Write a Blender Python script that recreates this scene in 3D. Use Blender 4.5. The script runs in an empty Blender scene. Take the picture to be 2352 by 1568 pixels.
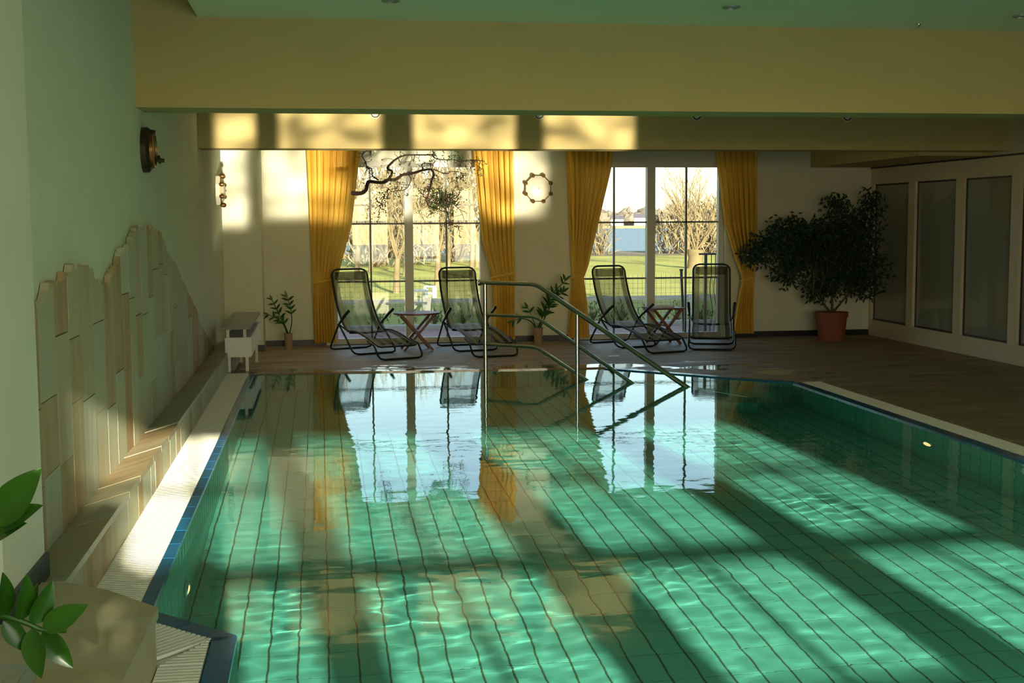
import bpy, math, random
from math import radians, sin, cos, pi, sqrt
from mathutils import Vector, Matrix, noise

random.seed(7)
SC = bpy.context.scene
C = SC.collection

# ------------------------------------------------------------------ camera
W_LEVEL = 0.10                      # water surface above the pool deck (deck = 0)
cam_d = bpy.data.cameras.new('camera')
cam_d.sensor_width = 36.0
cam_d.lens = 2901.08 / 2352 * 36.0
cam_d.clip_start = 0.05
cam_d.clip_end = 3000
cam = bpy.data.objects.new('camera', cam_d)
C.objects.link(cam)
RX = Vector((0.98872681, -0.14963009, -0.00548967))
RD = Vector((-0.01964765, -0.09330674, -0.99544353))
RF = Vector((0.14843608, 0.98432956, -0.09519476))
m3 = Matrix((RX, -RD, -RF)).transposed()
cam.matrix_world = Matrix.Translation((0, 0, 1.55)) @ m3.to_4x4()
SC.camera = cam

# ------------------------------------------------------------------ light
SUN_DIR = Vector((-0.10, 1.0, -0.25)).normalized()
wld = bpy.data.worlds.new('sky'); SC.world = wld; wld.use_nodes = True
nt = wld.node_tree; nt.nodes.clear()
o_ = nt.nodes.new('ShaderNodeOutputWorld'); b_ = nt.nodes.new('ShaderNodeBackground')
s_ = nt.nodes.new('ShaderNodeTexSky'); s_.sky_type = 'NISHITA'; s_.sun_disc = False
s_.sun_elevation = radians(14.0); s_.sun_rotation = radians(180); s_.altitude = 50
s_.air_density = 1.0; s_.dust_density = 0.8; s_.ozone_density = 1.0
nt.links.new(s_.outputs[0], b_.inputs[0]); nt.links.new(b_.outputs[0], o_.inputs[0])
b_.inputs[1].default_value = 0.30

sun_d = bpy.data.lights.new('sun', 'SUN'); sun_d.energy = 15.0; sun_d.angle = radians(0.9)
sun_d.color = (1.0, 0.90, 0.70)
sun = bpy.data.objects.new('sun', sun_d); C.objects.link(sun)
sun.rotation_euler = SUN_DIR.to_track_quat('-Z', 'Y').to_euler()
sun.location = (2, -20, 8)
sun_d.cycles.is_caustics_light = True

# added lamps imitate low sun thrown by flat water onto far wall and beam:
# one narrow beam for each window behind the camera (method of images)
UP_DIR = Vector((-0.09, 1.0, 0.215)).normalized()
YR = 8.9
def glint(x0, x1, e):
    ld = bpy.data.lights.new('sun_glint_standin', 'AREA'); ld.shape = 'RECTANGLE'
    h = 1.95
    ld.size = (x1 - x0); ld.size_y = h * 0.975
    ld.spread = radians(2.4); ld.energy = e * (x1 - x0) * h; ld.color = (1.0, 0.88, 0.64)
    # noise in the lamp strength imitates ripples breaking up the beam
    ld.use_nodes = True; ln = ld.node_tree; em = next(q for q in ln.nodes if q.type == 'EMISSION')
    gg = ln.nodes.new('ShaderNodeNewGeometry'); mpp = ln.nodes.new('ShaderNodeMapping'); mpp.inputs['Scale'].default_value = (2.2, 0.0, 4.5)
    nn_ = ln.nodes.new('ShaderNodeTexNoise'); nn_.inputs['Scale'].default_value = 1.0; nn_.inputs['Detail'].default_value = 2.0
    mrr = ln.nodes.new('ShaderNodeMapRange'); mrr.inputs[1].default_value = 0.36; mrr.inputs[2].default_value = 0.64; mrr.inputs[3].default_value = 0.22; mrr.inputs[4].default_value = 1.45
    ln.links.new(gg.outputs['Position'], mpp.inputs[0]); ln.links.new(mpp.outputs[0], nn_.inputs[0]); ln.links.new(nn_.outputs[0], mrr.inputs[0]); ln.links.new(mrr.outputs[0], em.inputs['Strength'])
    lo = bpy.data.objects.new('sun_glint_standin', ld); C.objects.link(lo)
    lo.rotation_euler = UP_DIR.to_track_quat('-Z', 'Y').to_euler()
    lo.location = ((x0 + x1) / 2, YR + 0.2, W_LEVEL + h / 2 + 0.03)
    ld.cycles.is_caustics_light = False
for a, b in ((-0.66, -0.30), (-0.05, 0.915), (1.255, 2.25), (2.56, 3.47)):
    glint(a, b, 4.8)

# added fill lamps in the four windows behind the viewer brighten the room
for a, b in ((-0.43, 0.58), (0.78, 1.75), (2.09, 3.08), (3.39, 4.30)):
    ld = bpy.data.lights.new('window_fill', 'AREA'); ld.shape = 'RECTANGLE'; ld.size = b - a - 0.1; ld.size_y = 1.8
    ld.energy = 17.0; ld.color = (0.96, 1.0, 0.80)
    lo = bpy.data.objects.new('window_fill', ld); C.objects.link(lo)
    lo.location = ((a + b) / 2, -0.34, 1.43); lo.rotation_euler = (radians(90), 0, 0)

vs = SC.view_settings
vs.view_transform = 'Standard'; vs.look = 'None'; vs.gamma = 1.0; vs.use_curve_mapping = False
vs.exposure = 0.35
cy = SC.cycles
cy.use_light_tree = True
cy.max_bounces = 8; cy.diffuse_bounces = 3; cy.glossy_bounces = 3
cy.transmission_bounces = 5; cy.transparent_max_bounces = 10
cy.caustics_reflective = False; cy.caustics_refractive = True
cy.blur_glossy = 0.5
cy.sample_clamp_indirect = 10.0

# ------------------------------------------------------------------ helpers
def new_mat(name):
    m = bpy.data.materials.new(name); m.use_nodes = True
    n = m.node_tree.nodes; l = m.node_tree.links
    for x in list(n):
        n.remove(x)
    out = n.new('ShaderNodeOutputMaterial')
    return m, n, l, out

def principled(name, col, rough=0.6, metal=0.0, var=0.0, scale=(6, 6, 6), bump=0.0, bscale=30.0,
               spec=0.5, col2=None, rand=0.0, coords='Object', detail=4.0, trans=0.0):
    m, n, l, out = new_mat(name)
    p = n.new('ShaderNodeBsdfPrincipled')
    l.new(p.outputs[0], out.inputs[0])
    p.inputs['Roughness'].default_value = rough
    p.inputs['Metallic'].default_value = metal
    p.inputs['Specular IOR Level'].default_value = spec
    p.inputs['Base Color'].default_value = (*col, 1)
    if var > 0 or col2 is not None or rand > 0:
        tc = n.new('ShaderNodeTexCoord'); mp = n.new('ShaderNodeMapping')
        mp.inputs['Scale'].default_value = scale
        l.new(tc.outputs[coords], mp.inputs[0])
        nz = n.new('ShaderNodeTexNoise'); nz.inputs['Scale'].default_value = 1.0
        nz.inputs['Detail'].default_value = detail
        l.new(mp.outputs[0], nz.inputs[0])
        rp = n.new('ShaderNodeValToRGB')
        c2 = col2 if col2 is not None else tuple(max(0, c * (1 - var)) for c in col)
        c1 = col if col2 is not None else tuple(min(1, c * (1 + var)) for c in col)
        rp.color_ramp.elements[0].position = 0.3; rp.color_ramp.elements[1].position = 0.7
        rp.color_ramp.elements[0].color = (*c2, 1); rp.color_ramp.elements[1].color = (*c1, 1)
        l.new(nz.outputs[0], rp.inputs[0])
        src = rp.outputs[0]
        if rand > 0:
            oi = n.new('ShaderNodeObjectInfo'); hs = n.new('ShaderNodeHueSaturation')
            mr = n.new('ShaderNodeMapRange'); mr.inputs[3].default_value = 1 - rand; mr.inputs[4].default_value = 1 + rand
            l.new(oi.outputs['Random'], mr.inputs[0]); l.new(mr.outputs[0], hs.inputs['Value'])
            l.new(src, hs.inputs['Color']); src = hs.outputs[0]
        l.new(src, p.inputs['Base Color'])
    if bump > 0:
        tc2 = n.new('ShaderNodeTexCoord'); nb = n.new('ShaderNodeTexNoise')
        nb.inputs['Scale'].default_value = bscale; nb.inputs['Detail'].default_value = 6
        l.new(tc2.outputs[coords], nb.inputs[0])
        bp = n.new('ShaderNodeBump'); bp.inputs['Strength'].default_value = bump; bp.inputs['Distance'].default_value = 0.01
        l.new(nb.outputs[0], bp.inputs['Height']); l.new(bp.outputs[0], p.inputs['Normal'])
    return m

def glass_thin(name, tint=(0.96, 0.98, 0.97), base=0.03, k=0.9, rough=0.0):
    """thin pane: symmetric Schlick mix of straight-through and mirror"""
    m, n, l, out = new_mat(name)
    g = n.new('ShaderNodeNewGeometry'); dt = n.new('ShaderNodeVectorMath'); dt.operation = 'DOT_PRODUCT'
    l.new(g.outputs['Normal'], dt.inputs[0]); l.new(g.outputs['Incoming'], dt.inputs[1])
    ab = n.new('ShaderNodeMath'); ab.operation = 'ABSOLUTE'; l.new(dt.outputs['Value'], ab.inputs[0])
    iv = n.new('ShaderNodeMath'); iv.operation = 'SUBTRACT'; iv.inputs[0].default_value = 1.0; l.new(ab.outputs[0], iv.inputs[1])
    pw = n.new('ShaderNodeMath'); pw.operation = 'POWER'; pw.inputs[1].default_value = 5.0; l.new(iv.outputs[0], pw.inputs[0])
    ma = n.new('ShaderNodeMath'); ma.operation = 'MULTIPLY_ADD'; ma.inputs[1].default_value = k; ma.inputs[2].default_value = base
    l.new(pw.outputs[0], ma.inputs[0])
    t = n.new('ShaderNodeBsdfTransparent'); t.inputs[0].default_value = (*tint, 1)
    gl = n.new('ShaderNodeBsdfGlossy'); gl.inputs['Roughness'].default_value = rough
    mx = n.new('ShaderNodeMixShader')
    l.new(ma.outputs[0], mx.inputs[0]); l.new(t.outputs[0], mx.inputs[1]); l.new(gl.outputs[0], mx.inputs[2])
    l.new(mx.outputs[0], out.inputs[0])
    return m

class MB:
    def __init__(s): s.v = []; s.f = []
    def quad(s, a, b, c, d):
        i = len(s.v); s.v += [a, b, c, d]; s.f.append((i, i + 1, i + 2, i + 3)); return s
    def poly(s, pts):
        i = len(s.v); s.v += list(pts); s.f.append(tuple(range(i, i + len(pts)))); return s
    def box(s, x0, x1, y0, y1, z0, z1):
        i = len(s.v)
        s.v += [(x0, y0, z0), (x1, y0, z0), (x1, y1, z0), (x0, y1, z0), (x0, y0, z1), (x1, y0, z1), (x1, y1, z1), (x0, y1, z1)]
        for q in ((3, 2, 1, 0), (4, 5, 6, 7), (0, 1, 5, 4), (1, 2, 6, 5), (2, 3, 7, 6), (3, 0, 4, 7)):
            s.f.append(tuple(i + k for k in q))
        return s
    def obox(s, c, ax, ay, az):
        """oriented box: centre and three half-axis vectors"""
        c = Vector(c); ax = Vector(ax); ay = Vector(ay); az = Vector(az); i = len(s.v)
        for sz in (-1, 1):
            for sx, sy in ((-1, -1), (1, -1), (1, 1), (-1, 1)):
                s.v.append(tuple(c + ax * sx + ay * sy + az * sz))
        for q in ((3, 2, 1, 0), (4, 5, 6, 7), (0, 1, 5, 4), (1, 2, 6, 5), (2, 3, 7, 6), (3, 0, 4, 7)):
            s.f.append(tuple(i + k for k in q))
        return s
    def bar(s, a, b, w, t, up=(0, 0, 1)):
        a = Vector(a); b = Vector(b); d = (b - a); L = d.length; d.normalize()
        x = d.cross(Vector(up))
        if x.length < 1e-4: x = d.cross(Vector((1, 0, 0)))
        x.normalize(); z = x.cross(d)
        return s.obox((a + b) / 2, d * (L / 2), x * (w / 2), z * (t / 2))
    def tube(s, pts, r, n=8, cap=True, closed=False):
        P = [Vector(p) for p in pts]; N = len(P)
        rr = r if isinstance(r, (list, tuple)) else [r] * N
        i0 = len(s.v); prev = None
        for k in range(N):
            if closed: d = P[(k + 1) % N] - P[k - 1]
            else: d = P[min(k + 1, N - 1)] - P[max(k - 1, 0)]
            if d.length < 1e-9: d = Vector((0, 0, 1))
            d.normalize()
            if prev is None:
                u = d.cross(Vector((0, 0, 1)))
                if u.length < 1e-3: u = d.cross(Vector((1, 0, 0)))
            else:
                u = prev - d * prev.dot(d)
                if u.length < 1e-4: u = d.cross(Vector((0, 1, 0)))
            u.normalize(); prev = u; w = d.cross(u)
            for j in range(n):
                a = 2 * pi * j / n
                s.v.append(tuple(P[k] + (u * cos(a) + w * sin(a)) * rr[k]))
        rng = N if closed else N - 1
        for k in range(rng):
            for j in range(n):
                a = i0 + k * n + j; b = i0 + k * n + (j + 1) % n
                k2 = (k + 1) % N
                c = i0 + k2 * n + (j + 1) % n; d = i0 + k2 * n + j
                s.f.append((a, b, c, d))
        if cap and not closed:
            s.f.append(tuple(i0 + j for j in reversed(range(n))))
            s.f.append(tuple(i0 + (N - 1) * n + j for j in range(n)))
        return s
    def lathe(s, prof, n=24, cx=0, cy=0, cz=0, axis='Z', ca=True, cb=True):
        i0 = len(s.v)
        for r, h in prof:
            for j in range(n):
                a = 2 * pi * j / n
                if axis == 'Z': s.v.append((cx + r * cos(a), cy + r * sin(a), cz + h))
                elif axis == 'Y': s.v.append((cx + r * cos(a), cy + h, cz + r * sin(a)))
                else: s.v.append((cx + h, cy + r * cos(a), cz + r * sin(a)))
        for k in range(len(prof) - 1):
            for j in range(n):
                s.f.append((i0 + k * n + j, i0 + k * n + (j + 1) % n, i0 + (k + 1) * n + (j + 1) % n, i0 + (k + 1) * n + j))
        if ca: s.f.append(tuple(i0 + j for j in reversed(range(n))))
        if cb: s.f.append(tuple(i0 + (len(prof) - 1) * n + j for j in range(n)))
        return s
    def prism(s, pts, z0, z1):
        n = len(pts); i = len(s.v)
        s.v += [(p[0], p[1], z0) for p in pts] + [(p[0], p[1], z1) for p in pts]
        s.f.append(tuple(i + k for k in reversed(range(n)))); s.f.append(tuple(i + n + k for k in range(n)))
        for k in range(n):
            s.f.append((i + k, i + (k + 1) % n, i + n + (k + 1) % n, i + n + k))
        return s
    def xprism(s, pts, x0, x1):
        """polygon in (y,z), extruded along x"""
        n = len(pts); i = len(s.v)
        s.v += [(x0, p[0], p[1]) for p in pts] + [(x1, p[0], p[1]) for p in pts]
        s.f.append(tuple(i + k for k in reversed(range(n)))); s.f.append(tuple(i + n + k for k in range(n)))
        for k in range(n):
            s.f.append((i + k, i + (k + 1) % n, i + n + (k + 1) % n, i + n + k))
        return s
    def mesh(s, name, mat=None, smooth=False):
        me = bpy.data.meshes.new(name); me.from_pydata(s.v, [], s.f); me.update()
        import bmesh
        bm = bmesh.new(); bm.from_mesh(me); bmesh.ops.recalc_face_normals(bm, faces=bm.faces); bm.to_mesh(me); bm.free()
        if mat: me.materials.append(mat)
        if smooth:
            for p in me.polygons: p.use_smooth = True
            try: me.set_sharp_from_angle(angle=radians(42))
            except Exception: pass
        return me
    def build(s, name, mat, parent=None, smooth=False):
        o = bpy.data.objects.new(name, s.mesh(name, mat, smooth)); C.objects.link(o)
        if parent is not None:
            o.parent = parent; o.matrix_parent_inverse = parent.matrix_world.inverted() if False else Matrix.Identity(4)
        return o

def tag(o, label=None, cat=None, group=None, kind=None):
    if label: o['label'] = label
    if cat: o['category'] = cat
    if group: o['group'] = group
    if kind: o['kind'] = kind
    return o
def thing(name, label, cat, loc=(0, 0, 0), rz=0.0, group=None):
    o = bpy.data.objects.new(name, None); C.objects.link(o)
    o.empty_display_size = 0.1; o.location = loc; o.rotation_euler = (0, 0, rz)
    return tag(o, label, cat, group)
def part(name, mesh, parent, loc=(0, 0, 0), rot=(0, 0, 0)):
    o = bpy.data.objects.new(name, mesh); C.objects.link(o); o.parent = parent
    o.location = loc; o.rotation_euler = rot
    return o
def copy_tree(o, parent=None):
    c = o.copy(); C.objects.link(c); c.parent = parent
    for ch in list(o.children): copy_tree(ch, c)
    return c
def struct(name, mb, mat, label, smooth=False, parent=None):
    return tag(mb.build(name, mat, parent, smooth), label, kind='structure')
def spline(pts, sub=4):
    """Catmull-Rom through points"""
    P = [Vector(p) for p in pts]; out = []
    for i in range(len(P) - 1):
        p0 = P[max(i - 1, 0)]; p1 = P[i]; p2 = P[i + 1]; p3 = P[min(i + 2, len(P) - 1)]
        for k in range(sub):
            t = k / sub
            out.append(0.5 * ((2 * p1) + (p2 - p0) * t + (2 * p0 - 5 * p1 + 4 * p2 - p3) * t * t + (3 * p1 - p0 - 3 * p2 + p3) * t ** 3))
    out.append(P[-1]); return out

# ------------------------------------------------------------------ materials
M = {}
M['wall'] = principled('wall_plaster', (0.78, 0.78, 0.62), 0.9, var=0.03, scale=(3, 3, 3), bump=0.08, bscale=90)
M['wall_left'] = principled('wall_left_plaster', (0.75, 0.79, 0.60), 0.9, var=0.03, scale=(3, 3, 3), bump=0.10, bscale=90)
M['beam'] = principled('beam_paint', (0.56, 0.445, 0.19), 0.75, var=0.03, scale=(2, 2, 2), bump=0.05, bscale=120)
M['ceiling'] = principled('ceiling_paint', (0.72, 0.82, 0.60), 0.55, var=0.02, scale=(2, 2, 2))
M['timberwall'] = principled('partition_paint', (0.78, 0.66, 0.50), 0.6, var=0.04, scale=(2, 8, 2))
M['black'] = principled('black_skirting', (0.016, 0.016, 0.02), 0.35)
M['white'] = principled('white_paint', (0.80, 0.79, 0.74), 0.45)
M['frame'] = principled('window_frame_white', (0.72, 0.71, 0.64), 0.5)
M['muntin'] = principled('muntin_grey', (0.22, 0.22, 0.20), 0.5)
M['glass'] = glass_thin('window_glass', k=0.6)
def dark_glass():
    m, n, l, out = new_mat('partition_glass')
    d = n.new('ShaderNodeBsdfDiffuse'); d.inputs[0].default_value = (0.33, 0.34, 0.27, 1)
    g = n.new('ShaderNodeBsdfGlossy'); g.inputs['Roughness'].default_value = 0.01
    mx = n.new('ShaderNodeMixShader'); fr = n.new('ShaderNodeFresnel'); fr.inputs[0].default_value = 2.0
    l.new(fr.outputs[0], mx.inputs[0]); l.new(d.outputs[0], mx.inputs[1]); l.new(g.outputs[0], mx.inputs[2]); l.new(mx.outputs[0], out.inputs[0]); return m
M['dark_glass'] = dark_glass()
M['steel'] = principled('stainless_steel', (0.62, 0.62, 0.58), 0.16, 1.0)
M['brass'] = principled('brass', (0.72, 0.47, 0.15), 0.25, 1.0)
M['old_brass'] = principled('tarnished_brass', (0.20, 0.11, 0.03), 0.35, 0.8)
M['dark_wood'] = principled('dark_wood', (0.03, 0.018, 0.010), 0.4, var=0.3, scale=(4, 40, 4))
M['red_wood'] = principled('red_brown_wood', (0.20, 0.075, 0.040), 0.45, var=0.25, scale=(4, 30, 30))
M['grating'] = principled('white_plastic_grate', (0.86, 0.83, 0.70), 0.5)
M['blue_tile'] = principled('blue_glazed_tile', (0.012, 0.125, 0.27), 0.2, rand=0.25, var=0.05)
M['grout'] = principled('pool_grout', (0.055, 0.10, 0.045), 0.8)
M['pool_tile'] = principled('green_pool_tile', (0.125, 0.57, 0.45), 0.5, rand=0.06, var=0.05, scale=(5, 5, 5))
M['pool_tile_far'] = principled('green_pool_tile_far', (0.125, 0.57, 0.45), 0.5, var=0.05, scale=(5, 5, 5))
M['terracotta'] = principled('terracotta', (0.28, 0.075, 0.040), 0.7, var=0.12, scale=(8, 8, 8))
M['clay_pot'] = principled('pale_clay', (0.42, 0.27, 0.16), 0.7, var=0.08, scale=(10, 10, 10))
M['soil'] = principled('potting_soil', (0.03, 0.02, 0.012), 0.95, bump=0.6, bscale=80)
M['tube'] = principled('dark_green_tube', (0.012, 0.018, 0.014), 0.35)
M['slate'] = principled('grey_slab', (0.22, 0.21, 0.17), 0.5, var=0.1, scale=(6, 6, 6))
M['bark'] = principled('twisted_bark', (0.055, 0.028, 0.016), 0.85, var=0.3, scale=(20, 20, 20))
M['ficus_bark'] = principled('ficus_bark', (0.12, 0.09, 0.06), 0.85, var=0.2, scale=(20, 20, 20))
M['lampglass'] = principled('frosted_lamp_glass', (0.82, 0.78, 0.62), 0.25)

def leaf_mat(name, c1, c2, rough=0.35, tr=0.25):
    m, n, l, out = new_mat(name)
    oi = n.new('ShaderNodeObjectInfo'); tc = n.new('ShaderNodeTexCoord'); nz = n.new('ShaderNodeTexNoise'); nz.inputs['Scale'].default_value = 7
    l.new(tc.outputs['Object'], nz.inputs[0])
    ad = n.new('ShaderNodeMath'); ad.operation = 'MULTIPLY_ADD'; ad.inputs[1].default_value = 0.6
    l.new(oi.outputs['Random'], ad.inputs[0])
    sb = n.new('ShaderNodeMath'); sb.operation = 'MULTIPLY'; sb.inputs[1].default_value = 0.5; l.new(nz.outputs[0], sb.inputs[0]); l.new(sb.outputs[0], ad.inputs[2])
    rp = n.new('ShaderNodeValToRGB'); rp.color_ramp.elements[0].position = 0.15; rp.color_ramp.elements[1].position = 0.9
    rp.color_ramp.elements[0].color = (*c1, 1); rp.color_ramp.elements[1].color = (*c2, 1)
    l.new(ad.outputs[0], rp.inputs[0])
    p = n.new('ShaderNodeBsdfPrincipled'); p.inputs['Roughness'].default_value = rough
    l.new(rp.outputs[0], p.inputs['Base Color'])
    t = n.new('ShaderNodeBsdfTranslucent'); l.new(rp.outputs[0], t.inputs[0])
    mx = n.new('ShaderNodeMixShader'); mx.inputs[0].default_value = tr
    l.new(p.outputs[0], mx.inputs[1]); l.new(t.outputs[0], mx.inputs[2]); l.new(mx.outputs[0], out.inputs[0])
    return m
M['leaf'] = leaf_mat('glossy_leaf', (0.015, 0.07, 0.012), (0.05, 0.20, 0.025))
M['leaf_front'] = leaf_mat('glossy_front_leaf', (0.015, 0.075, 0.006), (0.055, 0.18, 0.012), 0.28, 0.25)
M['ficus_leaf'] = leaf_mat('ficus_leaf', (0.012, 0.035, 0.012), (0.03, 0.08, 0.025), 0.5, 0.15)

# sandstone: beige with grey-green and rust pieces, streaked along its length
def sandstone(name, vert=True, dark=1.0, wet=0.75):
    m, n, l, out = new_mat(name)
    tc = n.new('ShaderNodeTexCoord'); mp = n.new('ShaderNodeMapping'); oi = n.new('ShaderNodeObjectInfo')
    mp.inputs['Scale'].default_value = (4, 8, 1.4) if vert else (2.2, 9, 6)
    l.new(tc.outputs['Object'], mp.inputs[0])
    ml = n.new('ShaderNodeMath'); ml.operation = 'MULTIPLY'; ml.inputs[1].default_value = 37.0; l.new(oi.outputs['Random'], ml.inputs[0])
    nz = n.new('ShaderNodeTexNoise'); nz.noise_dimensions = '4D'; nz.inputs['Scale'].default_value = 1.0; nz.inputs['Detail'].default_value = 5
    l.new(mp.outputs[0], nz.inputs[0]); l.new(ml.outputs[0], nz.inputs['W'])
    rp = n.new('ShaderNodeValToRGB'); cr = rp.color_ramp
    cr.elements[0].position = 0.0; cr.elements[0].color = (0.30 * dark, 0.155 * dark, 0.065 * dark, 1)
    cr.elements[1].position = 1.0; cr.elements[1].color = (0.56 * dark, 0.55 * dark, 0.42 * dark, 1)
    for ps, c in ((0.22, (0.45, 0.33, 0.17)), (0.45, (0.50, 0.44, 0.28)), (0.72, (0.46, 0.47, 0.33))):
        e = cr.elements.new(ps); e.color = (c[0] * dark, c[1] * dark, c[2] * dark, 1)
    mm = n.new('ShaderNodeMath'); mm.operation = 'MULTIPLY_ADD'; mm.inputs[1].default_value = 0.6
    l.new(nz.outputs[0], mm.inputs[0])
    mo = n.new('ShaderNodeMath'); mo.operation = 'MULTIPLY_ADD'; mo.inputs[1].default_value = 0.75; mo.inputs[2].default_value = -0.12
    l.new(oi.outputs['Random'], mo.inputs[0]); l.new(mo.outputs[0], mm.inputs[2])
    l.new(mm.outputs[0], rp.inputs[0])
    p = n.new('ShaderNodeBsdfPrincipled'); p.inputs['Roughness'].default_value = wet
    l.new(rp.outputs[0], p.inputs['Base Color'])
    bp = n.new('ShaderNodeBump'); bp.inputs['Strength'].default_value = 0.35; bp.inputs['Distance'].default_value = 0.01
    l.new(nz.outputs[0], bp.inputs['Height']); l.new(bp.outputs[0], p.inputs['Normal'])
    l.new(p.outputs[0], out.inputs[0])
    return m
M['stone'] = sandstone('sandstone_cladding')
M['stone_ledge'] = sandstone('sandstone_ledge', False, 0.85, 0.5)

# deck: brown flagstone, streaked, with wet patches near the water
def deck_mat():
    m, n, l, out = new_mat('brown_stone_deck')
    g = n.new('ShaderNodeNewGeometry')
    mp = n.new('ShaderNodeMapping'); mp.inputs['Scale'].default_value = (1.1, 5.5, 1); l.new(g.outputs['Position'], mp.inputs[0])
    nz = n.new('ShaderNodeTexNoise'); nz.inputs['Scale'].default_value = 1; nz.inputs['Detail'].default_value = 6; l.new(mp.outputs[0], nz.inputs[0])
    rp = n.new('ShaderNodeValToRGB'); cr = rp.color_ramp
    cr.elements[0].position = 0.3; cr.elements[0].color = (0.25, 0.165, 0.088, 1)
    cr.elements[1].position = 0.75; cr.elements[1].color = (0.48, 0.335, 0.19, 1)
    l.new(nz.outputs[0], rp.inputs[0])
    # puddles
    mp2 = n.new('ShaderNodeMapping'); mp2.inputs['Scale'].default_value = (0.9, 2.6, 1); l.new(g.outputs['Position'], mp2.inputs[0])
    n2 = n.new('ShaderNodeTexNoise'); n2.inputs['Scale'].default_value = 1.6; n2.inputs['Detail'].default_value = 5; n2.inputs['Roughness'].default_value = 0.6
    l.new(mp2.outputs[0], n2.inputs[0])
    sx = n.new('ShaderNodeSeparateXYZ'); l.new(g.outputs['Position'], sx.inputs[0])
    # wetter towards the far pool edge (y about 13)
    mr = n.new('ShaderNodeMapRange'); mr.inputs[1].default_value = 14.6; mr.inputs[2].default_value = 12.2
    mr.inputs[3].default_value = -0.16; mr.inputs[4].default_value = 0.13; l.new(sx.outputs['Y'], mr.inputs[0])
    mx_ = n.new('ShaderNodeMapRange'); mx_.inputs[1].default_value = 4.6; mx_.inputs[2].default_value = 6.0; mx_.inputs[3].default_value = 0.0; mx_.inputs[4].default_value = -0.4; l.new(sx.outputs['X'], mx_.inputs[0])
    ad = n.new('ShaderNodeMath'); ad.operation = 'ADD'; l.new(n2.outputs[0], ad.inputs[0])
    my_ = n.new('ShaderNodeMapRange'); my_.inputs[1].default_value = 12.0; my_.inputs[2].default_value = 11.0; my_.inputs[3].default_value = 0.0; my_.inputs[4].default_value = -0.4; l.new(sx.outputs['Y'], my_.inputs[0])
    ad3 = n.new('ShaderNodeMath'); ad3.operation = 'ADD'; l.new(mr.outputs[0], ad3.inputs[0]); l.new(my_.outputs[0], ad3.inputs[1])
    ad2 = n.new('ShaderNodeMath'); ad2.operation = 'ADD'; l.new(ad3.outputs[0], ad2.inputs[0]); l.new(mx_.outputs[0], ad2.inputs[1]); l.new(ad2.outputs[0], ad.inputs[1])
    rr = n.new('ShaderNodeValToRGB'); rr.color_ramp.elements[0].position = 0.55; rr.color_ramp.elements[1].position = 0.60
    rr.color_ramp.elements[0].color = (0.60, 0.60, 0.60, 1); rr.color_ramp.elements[1].color = (0.02, 0.02, 0.02, 1)
    l.new(ad.outputs[0], rr.inputs[0])
    p = n.new('ShaderNodeBsdfPrincipled')
    l.new(rp.outputs[0], p.inputs['Base Color']); l.new(rr.outputs[0], p.inputs['Roughness'])
    bp = n.new('ShaderNodeBump'); bp.inputs['Strength'].default_value = 0.12; bp.inputs['Distance'].default_value = 0.01
    l.new(nz.outputs[0], bp.inputs['Height']); l.new(bp.outputs[0], p.inputs['Normal'])
    l.new(p.outputs[0], out.inputs[0]); return m
M['deck'] = deck_mat()

def cloth_mat(name, c1, c2, tr=0.35):
    m, n, l, out = new_mat(name)
    tc = n.new('ShaderNodeTexCoord'); mp = n.new('ShaderNodeMapping'); mp.inputs['Scale'].default_value = (40, 40, 0.6)
    l.new(tc.outputs['Object'], mp.inputs[0])
    nz = n.new('ShaderNodeTexNoise'); nz.inputs['Scale'].default_value = 1; l.new(mp.outputs[0], nz.inputs[0])
    rp = n.new('ShaderNodeValToRGB'); rp.color_ramp.elements[0].color = (*c1, 1); rp.color_ramp.elements[1].color = (*c2, 1)
    rp.color_ramp.elements[0].position = 0.3; rp.color_ramp.elements[1].position = 0.7
    l.new(nz.outputs[0], rp.inputs[0])
    d = n.new('ShaderNodeBsdfDiffuse'); t = n.new('ShaderNodeBsdfTranslucent'); mx = n.new('ShaderNodeMixShader'); mx.inputs[0].default_value = tr
    l.new(rp.outputs[0], d.inputs[0]); l.new(rp.outputs[0], t.inputs[0]); l.new(d.outputs[0], mx.inputs[1]); l.new(t.outputs[0], mx.inputs[2])
    l.new(mx.outputs[0], out.inputs[0]); return m
M['curtain'] = cloth_mat('mustard_curtain', (0.92, 0.53, 0.08), (0.98, 0.70, 0.16), 0.22)

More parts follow.
